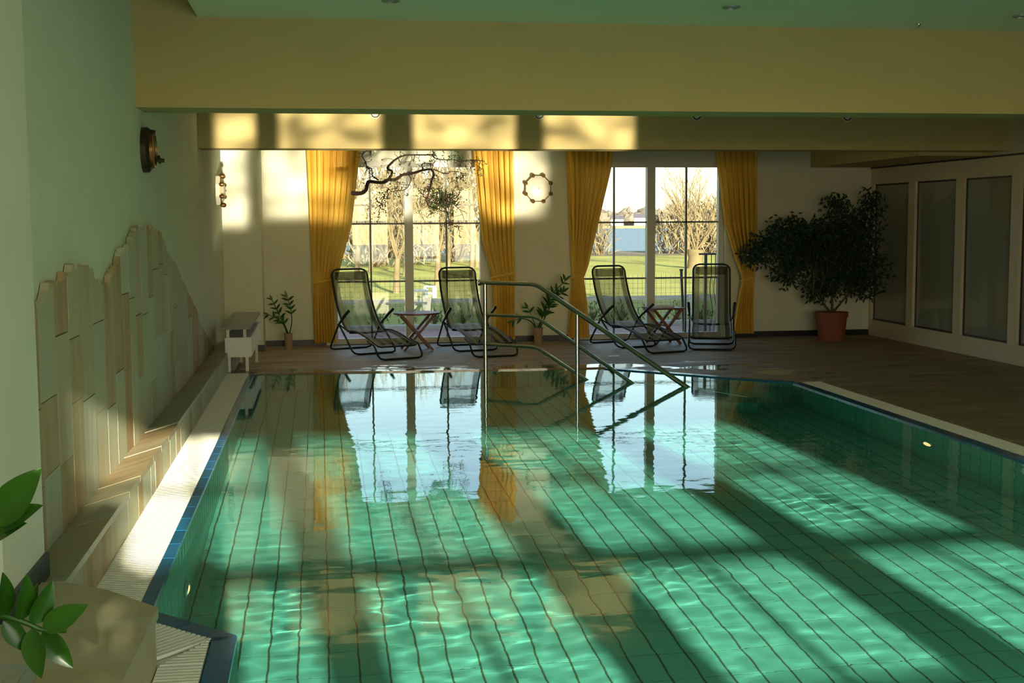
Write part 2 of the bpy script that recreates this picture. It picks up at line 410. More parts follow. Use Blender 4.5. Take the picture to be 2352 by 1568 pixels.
# striped see-through sling
def sling_mat():
    m, n, l, out = new_mat('striped_mesh_sling')
    tc = n.new('ShaderNodeTexCoord'); sx = n.new('ShaderNodeSeparateXYZ'); l.new(tc.outputs['Object'], sx.inputs[0])
    ml = n.new('ShaderNodeMath'); ml.operation = 'MULTIPLY'; ml.inputs[1].default_value = 2 * pi / 0.105; l.new(sx.outputs['X'], ml.inputs[0])
    sn = n.new('ShaderNodeMath'); sn.operation = 'SINE'; l.new(ml.outputs[0], sn.inputs[0])
    rp = n.new('ShaderNodeValToRGB'); cr = rp.color_ramp
    cr.elements[0].position = 0.30; cr.elements[0].color = (0.045, 0.060, 0.042, 1)
    cr.elements[1].position = 0.62; cr.elements[1].color = (0.33, 0.33, 0.23, 1)
    ma = n.new('ShaderNodeMath'); ma.operation = 'MULTIPLY_ADD'; ma.inputs[1].default_value = 0.5; ma.inputs[2].default_value = 0.5
    l.new(sn.outputs[0], ma.inputs[0]); l.new(ma.outputs[0], rp.inputs[0])
    d = n.new('ShaderNodeBsdfDiffuse'); l.new(rp.outputs[0], d.inputs[0])
    t = n.new('ShaderNodeBsdfTransparent'); mx = n.new('ShaderNodeMixShader')
    ab = n.new('ShaderNodeMath'); ab.operation = 'ABSOLUTE'; l.new(sx.outputs['X'], ab.inputs[0])
    sm = n.new('ShaderNodeMapRange'); sm.inputs[1].default_value = 0.150; sm.inputs[2].default_value = 0.158; sm.inputs[3].default_value = 0.46; sm.inputs[4].default_value = 0.15
    l.new(ab.outputs[0], sm.inputs[0]); l.new(sm.outputs[0], mx.inputs[0])
    l.new(d.outputs[0], mx.inputs[1]); l.new(t.outputs[0], mx.inputs[2]); l.new(mx.outputs[0], out.inputs[0]); return m
M['sling'] = sling_mat()
def pillow_mat():
    m, n, l, out = new_mat('mesh_head_pillow')
    d = n.new('ShaderNodeBsdfDiffuse'); d.inputs[0].default_value = (0.10, 0.105, 0.06, 1)
    t = n.new('ShaderNodeBsdfTransparent'); mx = n.new('ShaderNodeMixShader'); mx.inputs[0].default_value = 0.5
    l.new(d.outputs[0], mx.inputs[1]); l.new(t.outputs[0], mx.inputs[2]); l.new(mx.outputs[0], out.inputs[0]); return m
M['pillow'] = pillow_mat()

def water_mat():
    m, n, l, out = new_mat('pool_water')
    g = n.new('ShaderNodeBsdfGlass'); g.inputs['IOR'].default_value = 1.33; g.inputs['Roughness'].default_value = 0.0
    g.inputs[0].default_value = (0.97, 1.0, 0.99, 1)
    # fine wind-less shimmer on top of the modelled waves
    ge = n.new('ShaderNodeNewGeometry'); mp = n.new('ShaderNodeMapping'); mp.inputs['Scale'].default_value = (14, 26, 1)
    l.new(ge.outputs['Position'], mp.inputs[0])
    nz = n.new('ShaderNodeTexNoise'); nz.inputs['Scale'].default_value = 1.0; nz.inputs['Detail'].default_value = 2.0; l.new(mp.outputs[0], nz.inputs[0])
    bp = n.new('ShaderNodeBump'); bp.inputs['Strength'].default_value = 0.5; bp.inputs['Distance'].default_value = 0.00032
    l.new(nz.outputs[0], bp.inputs['Height']); l.new(bp.outputs[0], g.inputs['Normal'])
    l.new(g.outputs[0], out.inputs[0]); return m
M['water'] = water_mat()

def emis(name, col, st, base=(0.8, 0.8, 0.7)):
    m, n, l, out = new_mat(name)
    p = n.new('ShaderNodeBsdfPrincipled'); p.inputs['Base Color'].default_value = (*base, 1)
    p.inputs['Emission Color'].default_value = (*col, 1); p.inputs['Emission Strength'].default_value = st
    l.new(p.outputs[0], out.inputs[0]); return m
M['poollamp'] = emis('warm_pool_lamp', (1.0, 0.68, 0.25), 1.3)

# ------------------------------------------------------------------ room shell
XL, XR, YF, YN = -1.15, 7.25, 16.0, -0.35
CEIL, TOP = 2.86, 3.08

# outline of the water, anticlockwise seen from above
POOL = [(-0.655, 12.22), (-0.655, 4.75), (-0.32, 4.40), (-0.32, 0.36), (4.11, 0.36), (4.11, 10.62), (2.72, 12.0), (2.35, 12.06)]
PB = -1.0                                            # pool floor

# deck (floor) around the pool: far, right, near
fl = MB()
fl.box(-1.3, XR, 12.45, YF + 0.3, -0.20, 0.0)
fl.box(4.4, XR, 0.6, 12.45, -0.20, 0.0)
fl.poly([(2.9, 12.45, 0.0), (4.4, 10.9, 0.0), (4.4, 12.45, 0.0)])
fl.box(-1.3, XR, YN, 0.10, -0.20, 0.0)
struct('floor', fl, M['deck'], 'dark brown stone deck around the pool')

def wall_rects(mb, axis, c0, c1, a0, a1, z0, z1, holes):
    """wall slab (thickness c0..c1) along axis with rectangular holes (h0,h1,zb,zt)"""
    hs = sorted(holes); cur = a0
    def put(p, q, zb, zt):
        if q - p < 1e-5 or zt - zb < 1e-5: return
        if axis == 'X': mb.box(p, q, c0, c1, zb, zt)
        else: mb.box(c0, c1, p, q, zb, zt)
    for h0, h1, zb, zt in hs:
        put(cur, h0, z0, z1); put(h0, h1, z0, zb); put(h0, h1, zt, z1); cur = h1
    put(cur, a1, z0, z1)

WIN_FAR = [(0.13, 2.09), (3.28, 5.25)]
w = MB(); wall_rects(w, 'X', YF, YF + 0.32, -1.6, 7.6, -0.2, 2.56, [(a, b, 0.0, 2.30) for a, b in WIN_FAR])
wall_far = struct('wall_far', w, M['wall'], 'cream end wall with two tall windows')
w = MB(); w.box(XL, -0.70, 15.45, YF, -0.02, 2.56)
struct('wall_far_pilaster', w, M['wall'], 'cream pilaster in the far left corner')

# left wall, with the near pier that juts towards the pool
w = MB(); w.box(-1.45, XL, 4.62, 12.95, -0.2, TOP).box(-1.45, XL, 12.95, YF + 0.32, -0.2, 2.56)
w.box(-2.2, -1.9, YN, 4.0, -0.2, TOP)
wall_left = struct('wall_left', w, M['wall_left'], 'pale plaster wall along the left of the pool')
w = MB(); w.box(-2.1, -1.0, 4.06, 4.64, 0.28, TOP)
struct('wall_left_pier', w, M['wall'], 'pale pier at the near end of the left wall')

# wall behind the camera with four sunlit windows
WN = [(-0.49, 0.58), (0.78, 1.75), (2.09, 3.08), (3.39, 4.30)]
w = MB(); wall_rects(w, 'X', YN - 0.30, YN, -2.2, 7.6, -0.2, TOP, [(a, b, 0.45, 2.41) for a, b in WN])
struct('wall_near', w, M['wall'], 'wall with four windows behind the viewer')

# ceiling: suspended panel that stops short of the left wall, slab above
c = MB(); c.box(-0.75, XR, YN, 12.7, CEIL, CEIL + 0.06)
ceiling = struct('ceiling', c, M['ceiling'], 'smooth pale suspended ceiling')
c = MB(); c.box(-2.3, 10.3, YN - 0.35, 12.95, TOP, TOP + 0.16).box(-2.3, 10.3, 12.95, YF + 0.35, 2.56, 2.66)
struct('ceiling_slab', c, M['ceiling'], 'roof slab above the suspended ceiling')

b = MB(); b.box(XL, XR, 8.45, 8.85, 2.285, TOP)
tag(b.build('ceiling_beam', M['beam']), 'broad ochre ceiling beam nearer the viewer', kind='structure')
b = MB(); b.box(XL, XR, 12.60, 12.95, 2.262, TOP)
tag(b.build('ceiling_beam', M['beam']), 'ochre ceiling beam nearer the end wall', kind='structure')
b = MB(); b.box(6.40, XR, 12.95, YF, 2.225, 2.56)
tag(b.build('ceiling_soffit', M['beam']), 'boxed soffit in the far right ceiling corner', kind='structure')

# right partition: painted frame with tall glass panels and the dark room behind
PAN = [(15.93 - 1.192 * i - 1.02, 15.93 - 1.192 * i) for i in range(13)]
w = MB(); wall_rects(w, 'Y', XR, XR + 0.10, YN, YF, -0.2, TOP, [(a, b, 0.21, 2.0) for a, b in PAN])
wall_right = struct('wall_right', w, M['timberwall'], 'beige partition with tall glass panels on the right')
w = MB(); w.box(XR + 2.6, XR + 2.7, YN, YF, -0.2, TOP).box(XR, XR + 2.7, YN, YF, -0.22, -0.02)
w.box(XR, XR + 2.7, YN - 0.1, YN, -0.2, TOP).box(XR + 0.10, XR + 2.7, YF, YF + 0.3, -0.2, 2.56)
struct('wall_back_room', w, M['slate'], 'dim room behind the glass partition')
w = MB(); w.box(XR - 0.012, XR, YN, YF, 2.205, 2.225)  # black strip stands in for the shade in the gap over the panels
struct('shadow_gap_strip', w, M['black'], 'black strip painted as the shadow line above the glass panels')
pane_m = MB().box(-0.004, 0.004, -0.51, 0.51, -0.895, 0.895).mesh('pane', M['dark_glass'])
bead = MB()
for y0, y1, z0, z1 in ((-0.51, 0.51, -0.895, -0.875), (-0.51, 0.51, 0.875, 0.895), (-0.51, -0.492, -0.875, 0.875), (0.492, 0.51, -0.875, 0.875)):
    bead.box(-0.015, 0.015, y0, y1, z0, z1)
bead_m = bead.mesh('glazing_bead', M['dark_wood'])
for a, b_ in PAN:
    if b_ < YN + 0.2: continue
    part('pane', pane_m, wall_right, (XR + 0.05, (a + b_) / 2, 1.105))
    part('glazing_bead', bead_m, wall_right, (XR + 0.05, (a + b_) / 2, 1.105))

# skirtings
def skirt(name, x0, x1, y0, y1, z=0.0, h=0.075):
    return struct(name, MB().box(x0, x1, y0, y1, z, z + h), M['black'], 'black tiled skirting')
skirt('baseboard_far', -0.70, 0.05, YF - 0.015, YF)
skirt('baseboard_far', 2.15, 3.22, YF - 0.015, YF)
skirt('baseboard_far', 5.32, XR, YF - 0.015, YF)
skirt('baseboard_far', -0.86, -0.688, 15.437, 15.45)
skirt('baseboard_left', -1.0, -0.985, 4.06, 4.645, 0.29, 0.085)
skirt('baseboard_left', -1.9, -0.985, 4.04, 4.06, 0.29, 0.085)

# ------------------------------------------------------------------ windows
def window(name, label, x0, x1, y0, z0, z1, far=True):
    root = bpy.data.objects.new(name, None); C.objects.link(root); root.location = ((x0 + x1) / 2, y0, z0)
    tag(root, label, kind='structure')
    W = x1 - x0; H = z1 - z0; cx = 0.0; fw = 0.07 if far else 0.03; hw = W / 2
    f = MB()
    f.box(-hw, hw, -0.04, 0.05, H - fw, H).box(-hw, hw, -0.04, 0.05, 0, fw)
    f.box(-hw, -hw + fw, -0.04, 0.05, fw, H - fw).box(hw - fw, hw, -0.04, 0.05, fw, H - fw)
    f.build('frame', M['frame'], root)
    if far:
        mw = 0.053
        MB().box(-mw, mw, -0.06, 0.05, fw, H - fw).build('mullion', M['frame'], root)
        vs_ = [(-hw + fw - mw) / 2, (hw - fw + mw) / 2]; hs_ = [0.79 - z0, 1.52 - z0]
        leaves = [(-hw + fw, -mw), (mw, hw - fw)]
        for (a, b2), v in zip(leaves, vs_):
            MB().box(v - 0.011, v + 0.011, -0.012, 0.022, fw, H - fw).build('muntin', M['muntin'], root)
            for hh in hs_:
                MB().box(a, b2, -0.012, 0.022, hh - 0.011, hh + 0.011).build('muntin', M['muntin'], root)
            xs = [a, v, b2]; zs = [fw] + hs_ + [H - fw]
            for i in range(2):
                for j in range(3):
                    MB().box(xs[i], xs[i + 1], 0.002, 0.008, zs[j], zs[j + 1]).build('pane', M['glass'], root)
    else:
        MB().box(-0.022, 0.022, -0.03, 0.03, fw, H - fw).build('mullion', M['frame'], root)
        MB().box(-hw + fw, hw - fw, -0.02, 0.02, 1.96 - z0 - 0.025, 1.96 - z0 + 0.025).build('muntin', M['frame'], root)
        MB().box(-hw + fw, hw - fw, -0.02, 0.02, 1.52 - z0 - 0.045, 1.52 - z0 + 0.045).build('transom', M['frame'], root)
        for s2 in (-1, 1):
            a, b2 = sorted((s2 * 0.022, s2 * (hw - fw)))
            MB().box(a, b2, 0.0, 0.005, fw, H - fw).build('pane', M['glass'], root)
    return root
window('window_1', 'left tall window in the end wall behind two loungers', 0.13, 2.09, YF + 0.12, 0.0, 2.30)
window('window_2', 'right tall window in the end wall with lake view', 3.28, 5.25, YF + 0.12, 0.0, 2.30)
for i, (a, b2) in enumerate(WN):
    window('window_%d' % (i + 3), 'sunlit window behind the viewer', a, b2, YN - 0.15, 0.45, 2.41, far=False)

# ------------------------------------------------------------------ pool basin
def inside(x, y, poly):
    r = False; n = len(poly); j = n - 1
    for i in range(n):
        xi, yi = poly[i]; xj, yj = poly[j]
        if (yi > y) != (yj > y) and x < (xj - xi) * (y - yi) / (yj - yi) + xi: r = not r
        j = i
    return r
basin = bpy.data.objects.new('pool_basin', None); C.objects.link(basin); basin.location = (0, 0, 0)
tag(basin, 'tiled swimming pool basin', kind='structure')
g = MB(); g.poly([(x, y, PB) for x, y in POOL])
n = len(POOL)
for i in range(n):
    a = POOL[i]; b2 = POOL[(i + 1) % n]
    g.quad((a[0], a[1], PB), (b2[0], b2[1], PB), (b2[0], b2[1], W_LEVEL), (a[0], a[1], W_LEVEL))
receivers = [g.build('grout_bed', M['grout'], basin)]
# floor tiles 25 x 12.5 cm
def offset_poly(poly, d):
    out = []; N = len(poly)
    area = sum(poly[i][0] * poly[(i + 1) % N][1] - poly[(i + 1) % N][0] * poly[i][1] for i in range(N))
    sgn = 1 if area > 0 else -1
    for i in range(N):
        p0 = Vector(poly[i - 1]); p1 = Vector(poly[i]); p2 = Vector(poly[(i + 1) % N])
        d1 = (p1 - p0).normalized(); d2 = (p2 - p1).normalized()
        n1 = Vector((d1.y, -d1.x)) * sgn; n2 = Vector((d2.y, -d2.x)) * sgn
        bis = (n1 + n2); bis = bis / max(0.2, bis.dot(n1))
        out.append(tuple(p1 + bis * d))
    return out
BIGT = offset_poly(POOL, 0.06)
TX, TY = 0.125, 0.25
tiles = []
ix0 = int(math.floor(-0.655 / TX)) - 2
for i in range(ix0, int(4.2 / TX) + 2):
    for j in range(1, int(12.3 / TY) + 2):
        x = i * TX + TX / 2; y = j * TY + TY / 2 + 0.06
        if inside(x, y, BIGT): tiles.append((x, y))
vis = [t for t in tiles if t[1] > 5.0 and -0.245 * (t[1]) < t[0] < 0.56 * t[1]]
vis.sort(key=lambda t: t[1] + 0.05 * abs(t[0] - 1.5))
near = set(vis[:300])
tm = MB()
hx, hy, ch = TX / 2 - 0.0032, TY / 2 - 0.0025, 0.002
def tile_into(mb, x, y):
    i = len(mb.v)
    mb.v += [(x - hx, y - hy, 0), (x + hx, y - hy, 0), (x + hx, y + hy, 0), (x - hx, y + hy, 0),
             (x - hx + ch, y - hy + ch, 0.005), (x + hx - ch, y - hy + ch, 0.005), (x + hx - ch, y + hy - ch, 0.005), (x - hx + ch, y + hy - ch, 0.005)]
    for q in ((4, 5, 6, 7), (0, 1, 5, 4), (1, 2, 6, 5), (2, 3, 7, 6), (3, 0, 4, 7)): mb.f.append(tuple(i + k for k in q))
tile_into(tm, 0, 0); tile_m = tm.mesh('tile', M['pool_tile'])
for x, y in vis[:300]:
    receivers.append(part('tile', tile_m, basin, (x, y, PB)))
rest = MB()
for t in tiles:
    if t not in near: tile_into(rest, t[0], t[1])
o = rest.build('floor_tiles', M['pool_tile_far'], basin); o.location = (0, 0, PB); o['kind'] = 'stuff'; receivers.append(o)
# wall tiles, one joined mesh
wt = MB()
for i in range(n):
    a = Vector((*POOL[i], 0)); b2 = Vector((*POOL[(i + 1) % n], 0)); d = b2 - a; L = d.length; d.normalize()
    nin = Vector((d.y, -d.x, 0))
    mid = (a + b2) / 2 + nin * 0.05
    if not inside(mid.x, mid.y, POOL): nin = -nin
    for k in range(int(L / TX)):
        for r in range(4):
            c0 = a + d * (k * TX + TX / 2); z = PB + r * 0.25 + 0.125
            if z + 0.12 > -0.01: continue
            wt.obox(c0 + Vector((0, 0, z)), d * (TX / 2 - 0.004), nin * 0.004, Vector((0, 0, 0.1225)))
        c0 = a + d * (k * TX + TX / 2)
        wt.obox(c0 + Vector((0, 0, -0.09)), d * (TX / 2 - 0.004), nin * 0.004, Vector((0, 0, 0.155)))
o = wt.build('wall_tiles', M['pool_tile_far'], basin); o['kind'] = 'stuff'; receivers.append(o)
# two underwater steps along the chamfered corner
for k, (w_, z) in enumerate(((0.35, -0.25), (0.70, -0.55))):
    a = Vector((2.72, 12.0)); b2 = Vector((4.11, 10.62)); nn = Vector((-(12.0 - 10.62), -(4.11 - 2.72))).normalized()
    pts = [a, b2, b2 + nn * w_, a + nn * w_]
    receivers.append(MB().prism([tuple(p) for p in pts], PB + 0.001 * (1 + k), z).build('step', M['pool_tile_far'], basin))
for o in receivers: o.cycles.is_caustics_receiver = True

# underwater lamps
def pool_lamp(loc, nx, label):
    t = thing('pool_lamp', label, 'lamp', loc, 0, 'underwater pool lamps')
    s_ = nx
    MB().lathe([(0.085, 0.0), (0.085, 0.010 * s_), (0.068, 0.016 * s_), (0.060, 0.010 * s_)], 24, axis='X').build('ring', M['steel'], t, True)
    MB().lathe([(0.060, 0.009 * s_), (0.045, 0.014 * s_), (0.02, 0.017 * s_), (0.004, 0.018 * s_)], 24, axis='X').build('lens', M['poollamp'], t, True)
    return t
pool_lamp((4.104, 8.05, -0.40), -1, 'round warm lamp under water in the right pool wall')
pool_lamp((-0.648, 5.87, -0.70), 1, 'round warm lamp under water in the left pool wall')

# ------------------------------------------------------------------ water
random.seed(3)
waves = []
for k in range(60):
    lam = random.choice((0.085, 0.10, 0.115, 0.13, 0.15, 0.19, 0.26, 0.36, 0.6)) * random.uniform(0.9, 1.1)
    th = random.gauss(pi / 2, 0.75)
    slope = 0.0013 * random.uniform(0.5, 1.2) * (1.0 if lam < 0.5 else 0.5)
    waves.append((2 * pi / lam * cos(th), 2 * pi / lam * sin(th), slope * lam / (2 * pi), random.uniform(0, 6.28)))
import numpy as np
GX, GY = 0.026, 0.026
xs = np.arange(-0.70, 4.16, GX); ys = np.arange(0.31, 12.28, GY)
XX, YY = np.meshgrid(xs, ys)
ZZ = np.zeros_like(XX)
for kx, ky, A, ph in waves: ZZ += A * np.sin(kx * XX + ky * YY + ph)
# patches of livelier water, calm by the far wall
patch = 0.62 + 0.38 * np.sin(1.3 * XX + 0.7 * YY + 0.6) * np.sin(0.9 * YY - 0.5 * XX + 1.0)
for px_, py_, pr_, pa_ in ((3.0, 5.9, 0.35, 1.6), (0.25, 4.7, 0.5, 1.2), (2.7, 7.9, 0.5, 0.8), (1.7, 5.0, 0.4, 0.8)): patch += pa_ * np.exp(-((XX - px_) ** 2 + (YY - py_) ** 2) / pr_ ** 2)
fade = np.clip((12.6 - YY) / 4.5, 0.16, 1.0)
ZZ = W_LEVEL + ZZ * patch * fade
nx_, ny_ = len(xs), len(ys)
BIG = []
cxp = sum(p[0] for p in POOL) / n; cyp = sum(p[1] for p in POOL) / n
# slightly enlarged outline so the jagged rim hides under the edge tiles
from mathutils.geometry import intersect_line_line_2d
BIG = offset_poly(POOL, 0.03)
verts = np.stack([XX, YY, ZZ], -1).reshape(-1, 3)
ins = np.array([[inside(x + GX / 2, y + GY / 2, BIG) for x in xs[:-1]] for y in ys[:-1]])
faces = []
for j in range(ny_ - 1):
    for i in range(nx_ - 1):
        if ins[j, i]:
            a = j * nx_ + i; faces.append((a, a + 1, a + 1 + nx_, a + nx_))
used = sorted({q for f in faces for q in f}); remap = {q: k for k, q in enumerate(used)}
me = bpy.data.meshes.new('pool_water')
me.from_pydata([tuple(verts[q]) for q in used], [], [tuple(remap[q] for q in f) for f in faces]); me.update()
for p in me.polygons: p.use_smooth = True
me.materials.append(M['water'])
water = bpy.data.objects.new('pool_water', me); C.objects.link(water)
tag(water, 'calm clear green water filling the swimming pool', 'water', kind='stuff')
water.cycles.is_caustics_caster = True

# ------------------------------------------------------------------ pool edge: blue tiles, gutters, coping
BW = 0.085
BWL = 0.05
def outward(a, b2):
    d = (b2 - a).normalized(); nn = Vector((d.y, -d.x)); mid = (a + b2) / 2 + nn * 0.05
    return d, (-nn if inside(mid.x, mid.y, POOL) else nn)
edge = bpy.data.objects.new('pool_edge', None); C.objects.link(edge); tag(edge, 'raised pool edge of blue tiles', kind='structure')
def blue_run(a, b2, BW=BW):
    a = Vector(a); b2 = Vector(b2); d, nn = outward(a, b2); L = (b2 - a).length; k = max(1, round(L / 0.25)); s_ = L / k
    me_ = MB().obox((0, 0, 0), (s_ / 2 - 0.003, 0, 0), (0, BW / 2, 0), (0, 0, 0.02)).mesh('blue_tile', M['blue_tile'])
    for i in range(k):
        c = a + d * (s_ * (i + 0.5)) + nn * (BW / 2 - 0.005)
        part('blue_tile', me_, edge, (c.x, c.y, W_LEVEL - 0.010), (0, 0, math.atan2(d.y, d.x)))
blue_run(POOL[0], POOL[1], BWL); blue_run(POOL[1], POOL[2]); blue_run(POOL[2], (-0.32, 2.2))
blue_run((4.11, 3.0), POOL[5]); blue_run(POOL[5], POOL[6])
blue_run((-0.32, 0.36), (4.11, 0.36))

def slats(mb, x0, x1, y0, y1, z, pitch=0.027, wid=0.017, along='X'):
    y = y0
    while y + wid < y1:
        mb.box(x0, x1, y, y + wid, z - 0.012, z); y += pitch
    return mb
def gutter(label, build_slats, bed):
    t = thing('overflow_grate', label, 'grate')
    mb = MB(); build_slats(mb)
    o = mb.build('slats', M['grating'], t); o['kind'] = 'stuff'
    bed.build('channel', M['grating'], t)
    return t
GZ = W_LEVEL + 0.012
gutter('long white slatted overflow grate beside the stone ledge',
       lambda mb: (slats(mb, -0.905, -0.705, 4.98, 12.28, GZ)),
       MB().box(-0.905, -0.705, 4.99, 12.28, GZ - 0.06, GZ - 0.014))
def nearg(mb):
    slats(mb, -0.55, -0.408, 0.4, 4.13, GZ)
    y_ = 4.135
    while y_ < 4.36:                                  # mitre towards the skew piece
        x0 = -0.55 + (y_ - 4.13) * 0.60
        mb.box(x0, -0.408, y_, y_ + 0.017, GZ - 0.012, GZ); y_ += 0.027
    e = Vector((1, -1, 0)).normalized(); nn = Vector((-1, -1, 0)).normalized()
    t_ = 0.03
    while t_ < 0.46:                                  # slats square to the skew edge
        p = Vector((-0.656, 4.752, GZ - 0.006)) + e * t_
        lo = 0.084; hi = 0.084 + 0.275 * min(1.0, 0.15 + t_ / 0.30) * min(1.0, (0.62 - t_) / 0.22)
        mb.bar(p + nn * lo, p + nn * hi, 0.017, 0.0115); t_ += 0.027
    y_ = 4.55
    while y_ < 4.975:                                 # foot of the long grate
        mb.box(-0.905, min(-0.705, -0.885 + (y_ - 4.55) * 0.85), y_, y_ + 0.017, GZ - 0.012, GZ); y_ += 0.027
gutter('white slatted overflow grate at the near left pool corner', nearg,
       MB().prism([(-0.55, 0.4), (-0.408, 0.4), (-0.408, 4.37), (-0.72, 4.69), (-0.712, 4.985), (-0.905, 4.985), (-0.905, 4.52), (-0.55, 4.14)], GZ - 0.06, GZ - 0.016))
gutter('narrow pale overflow grate along the right pool side',
       lambda mb: slats(mb, 4.20, 4.37, 1.0, 10.62, GZ),
       MB().box(4.20, 4.37, 1.0, 10.62, GZ - 0.10, GZ - 0.003))
# far coping slabs (brown stone), up to the chamfer
cop = MB()
cop.prism([(-0.905, 12.30), (-0.655, 12.225), (2.36, 12.065), (2.78, 11.98 + 0.10), (2.95, 12.46), (-0.905, 12.50)], 0.0, W_LEVEL + 0.012)
cop.prism([(2.76, 12.07), (4.20, 10.66), (4.40, 10.66), (4.40, 10.95), (2.94, 12.46)], 0.0, W_LEVEL + 0.010)
struct('pool_coping', cop, M['deck'], 'brown stone coping along the far pool edge')
struct('pool_coping', MB().box(4.37, 4.44, 1.0, 10.66, -0.1, W_LEVEL + 0.008), M['deck'], 'brown stone coping along the right pool side')
struct('pool_coping', MB().box(-0.55, 4.4, 0.06, 0.285, -0.1, W_LEVEL + 0.012), M['deck'], 'brown stone coping along the near pool edge')

# ------------------------------------------------------------------ stone ledge along the left wall
LZ = 0.30
ledge = bpy.data.objects.new('stone_ledge', None); C.objects.link(ledge)
tag(ledge, 'low sandstone ledge along the left wall', kind='structure')
MB().box(XL, -0.925, 4.5, 14.2, -0.1, LZ - 0.115).build('core', M['grout'], ledge)
random.seed(11)
y = 4.52
while y < 14.15:
    L = min(random.uniform(0.32, 0.6), 14.2 - y)
    m_ = MB().box(-0.13, 0.115, 0.004, L - 0.004, 0, 0.03)
    m_.v = [(a, b2, c_ - (0.072 if a < 0 else 0.0)) for a, b2, c_ in m_.v]      # falls gently towards the wall
    o = m_.build('ledge_slab', M['stone_ledge'], ledge); o.location = (-1.02, y, LZ - 0.03 + random.uniform(-0.002, 0.003)); y += L
y = 4.52
while y < 14.15:
    L = min(random.uniform(0.16, 0.34), 14.2 - y)
    o = MB().box(-0.02, 0.0, 0.003, L - 0.003, 0, 0.255).build('facing_stone', M['stone'], ledge)
    o.location = (-0.905 + random.uniform(-0.0015, 0.0015), y, 0.015); y += L
# near stone block
block = bpy.data.objects.new('stone_block', None); C.objects.link(block)
tag(block, 'sandstone block at the near left pool corner', kind='structure')
bp_ = [(-1.9, 4.06), (-1.9, 1.2), (-0.555, 1.2), (-0.555, 4.13), (-0.75, 4.36), (-0.93, 4.50), (-1.0, 4.50), (-1.0, 4.06)]
MB().prism(bp_, -0.1, LZ - 0.03).build('core', M['stone'], block)
o = MB().prism([(-0.56, 3.33), (-0.545, 4.135), (-0.74, 4.37), (-0.93, 4.515), (-1.0, 4.50), (-1.0, 4.06), (-1.55, 4.06), (-1.55, 3.33)], LZ - 0.03, LZ + 0.004).build('top_slab', M['stone_ledge'], block)
o = MB().prism([(-0.56, 2.3), (-0.547, 3.32), (-0.80, 3.32), (-0.80, 2.3)], LZ - 0.03, LZ + 0.003).build('top_slab', M['stone_ledge'], block)
o = MB().prism([(-0.96, 2.3), (-0.96, 3.32), (-1.55, 3.32), (-1.55, 2.3)], LZ - 0.03, LZ + 0.003).build('top_slab', M['stone_ledge'], block)
# convector grille let into the block
gr = thing('convector_grille', 'grey metal convector grille set in the stone block', 'grille', (-0.88, 2.3, LZ))
fr = MB(); fr.box(-0.08, -0.045, 0, 1.35, -0.03, 0.006).box(0.045, 0.08, 0, 1.35, -0.03, 0.006).box(-0.045, 0.045, 1.31, 1.35, -0.03, 0.006)
M['grille'] = principled('grey_aluminium', (0.34, 0.36, 0.34), 0.45, 0.3)
fr.build('frame', M['grille'], gr)
bar_m = MB().box(-0.006, 0.006, 0, 1.31, -0.02, 0.005).mesh('bar', M['grille'])
for k in range(4): part('bar', bar_m, gr, (-0.033 + k * 0.022, 0, 0))
MB().box(-0.045, 0.045, 0, 1.31, -0.03, -0.027).build('dark_slot', M['black'], gr)

# ------------------------------------------------------------------ sandstone cladding on the left wall
SIL = [(4.60, 1.20), (5.181, 1.222), (5.315, 1.222), (5.392, 1.280), (5.480, 1.298), (5.655, 1.284), (5.711, 1.287), (5.805, 1.329), (5.958, 1.348), (6.224, 1.345), (6.392, 1.326), (6.590, 1.282), (6.720, 1.232), (6.907, 1.222), (7.031, 1.275), (7.261, 1.309), (7.402, 1.382), (7.779, 1.425), (7.976, 1.501), (8.368, 1.526), (8.792, 1.518), (9.300, 1.460), (9.556, 1.346), (10.003, 1.236), (10.584, 1.076), (11.234, 0.876), (11.668, 0.751), (11.967, 0.629), (12.378, 0.512), (13.155, 0.312), (13.5, 0.22)]
def sil(y):
    for (y0, z0), (y1, z1) in zip(SIL, SIL[1:]):
        if y0 <= y <= y1: return z0 + (z1 - z0) * (y - y0) / (y1 - y0)
    return 0.22
random.seed(21)
y = 4.62; cols = []
while y < 13.4:
    wd = random.uniform(0.24, 0.36); cols.append((y, min(y + wd, 13.45))); y += wd
for y0, y1 in cols:
    N = 12; top = []
    for k in range(N + 1):
        yy = y0 + 0.0013 + (y1 - y0 - 0.0026) * k / N
        top.append((yy, max(0.235, sil(yy) + random.uniform(-0.026, 0.020))))
    zmax = max(t[1] for t in top); z = LZ - 0.085; cuts = [z]
    while True:
        z += random.uniform(0.28, 0.62)
        if z > min(t[1] for t in top) - 0.14: break
        cuts.append(z)
    ym = (y0 + y1) / 2
    for i, zb in enumerate(cuts):
        th = 0.034 + random.uniform(-0.0015, 0.0015)
        last = i == len(cuts) - 1
        if last:
            pts = [(y0 + 0.0013 - ym, 0.004), (y1 - 0.0013 - ym, 0.004)] + [(a - ym, max(0.012, b2 - zb)) for a, b2 in reversed(top)]
        else:
            zt = cuts[i + 1]
            pts = [(y0 + 0.0013 - ym, 0.0013), (y1 - 0.0013 - ym, 0.0013), (y1 - 0.0013 - ym, zt - zb - 0.0013), (y0 + 0.0013 - ym, zt - zb - 0.0013)]
        o = MB().xprism(pts, 0.0, th).build('cladding_stone', M['stone'], wall_left)
        o.location = (XL + 0.005, ym, zb)

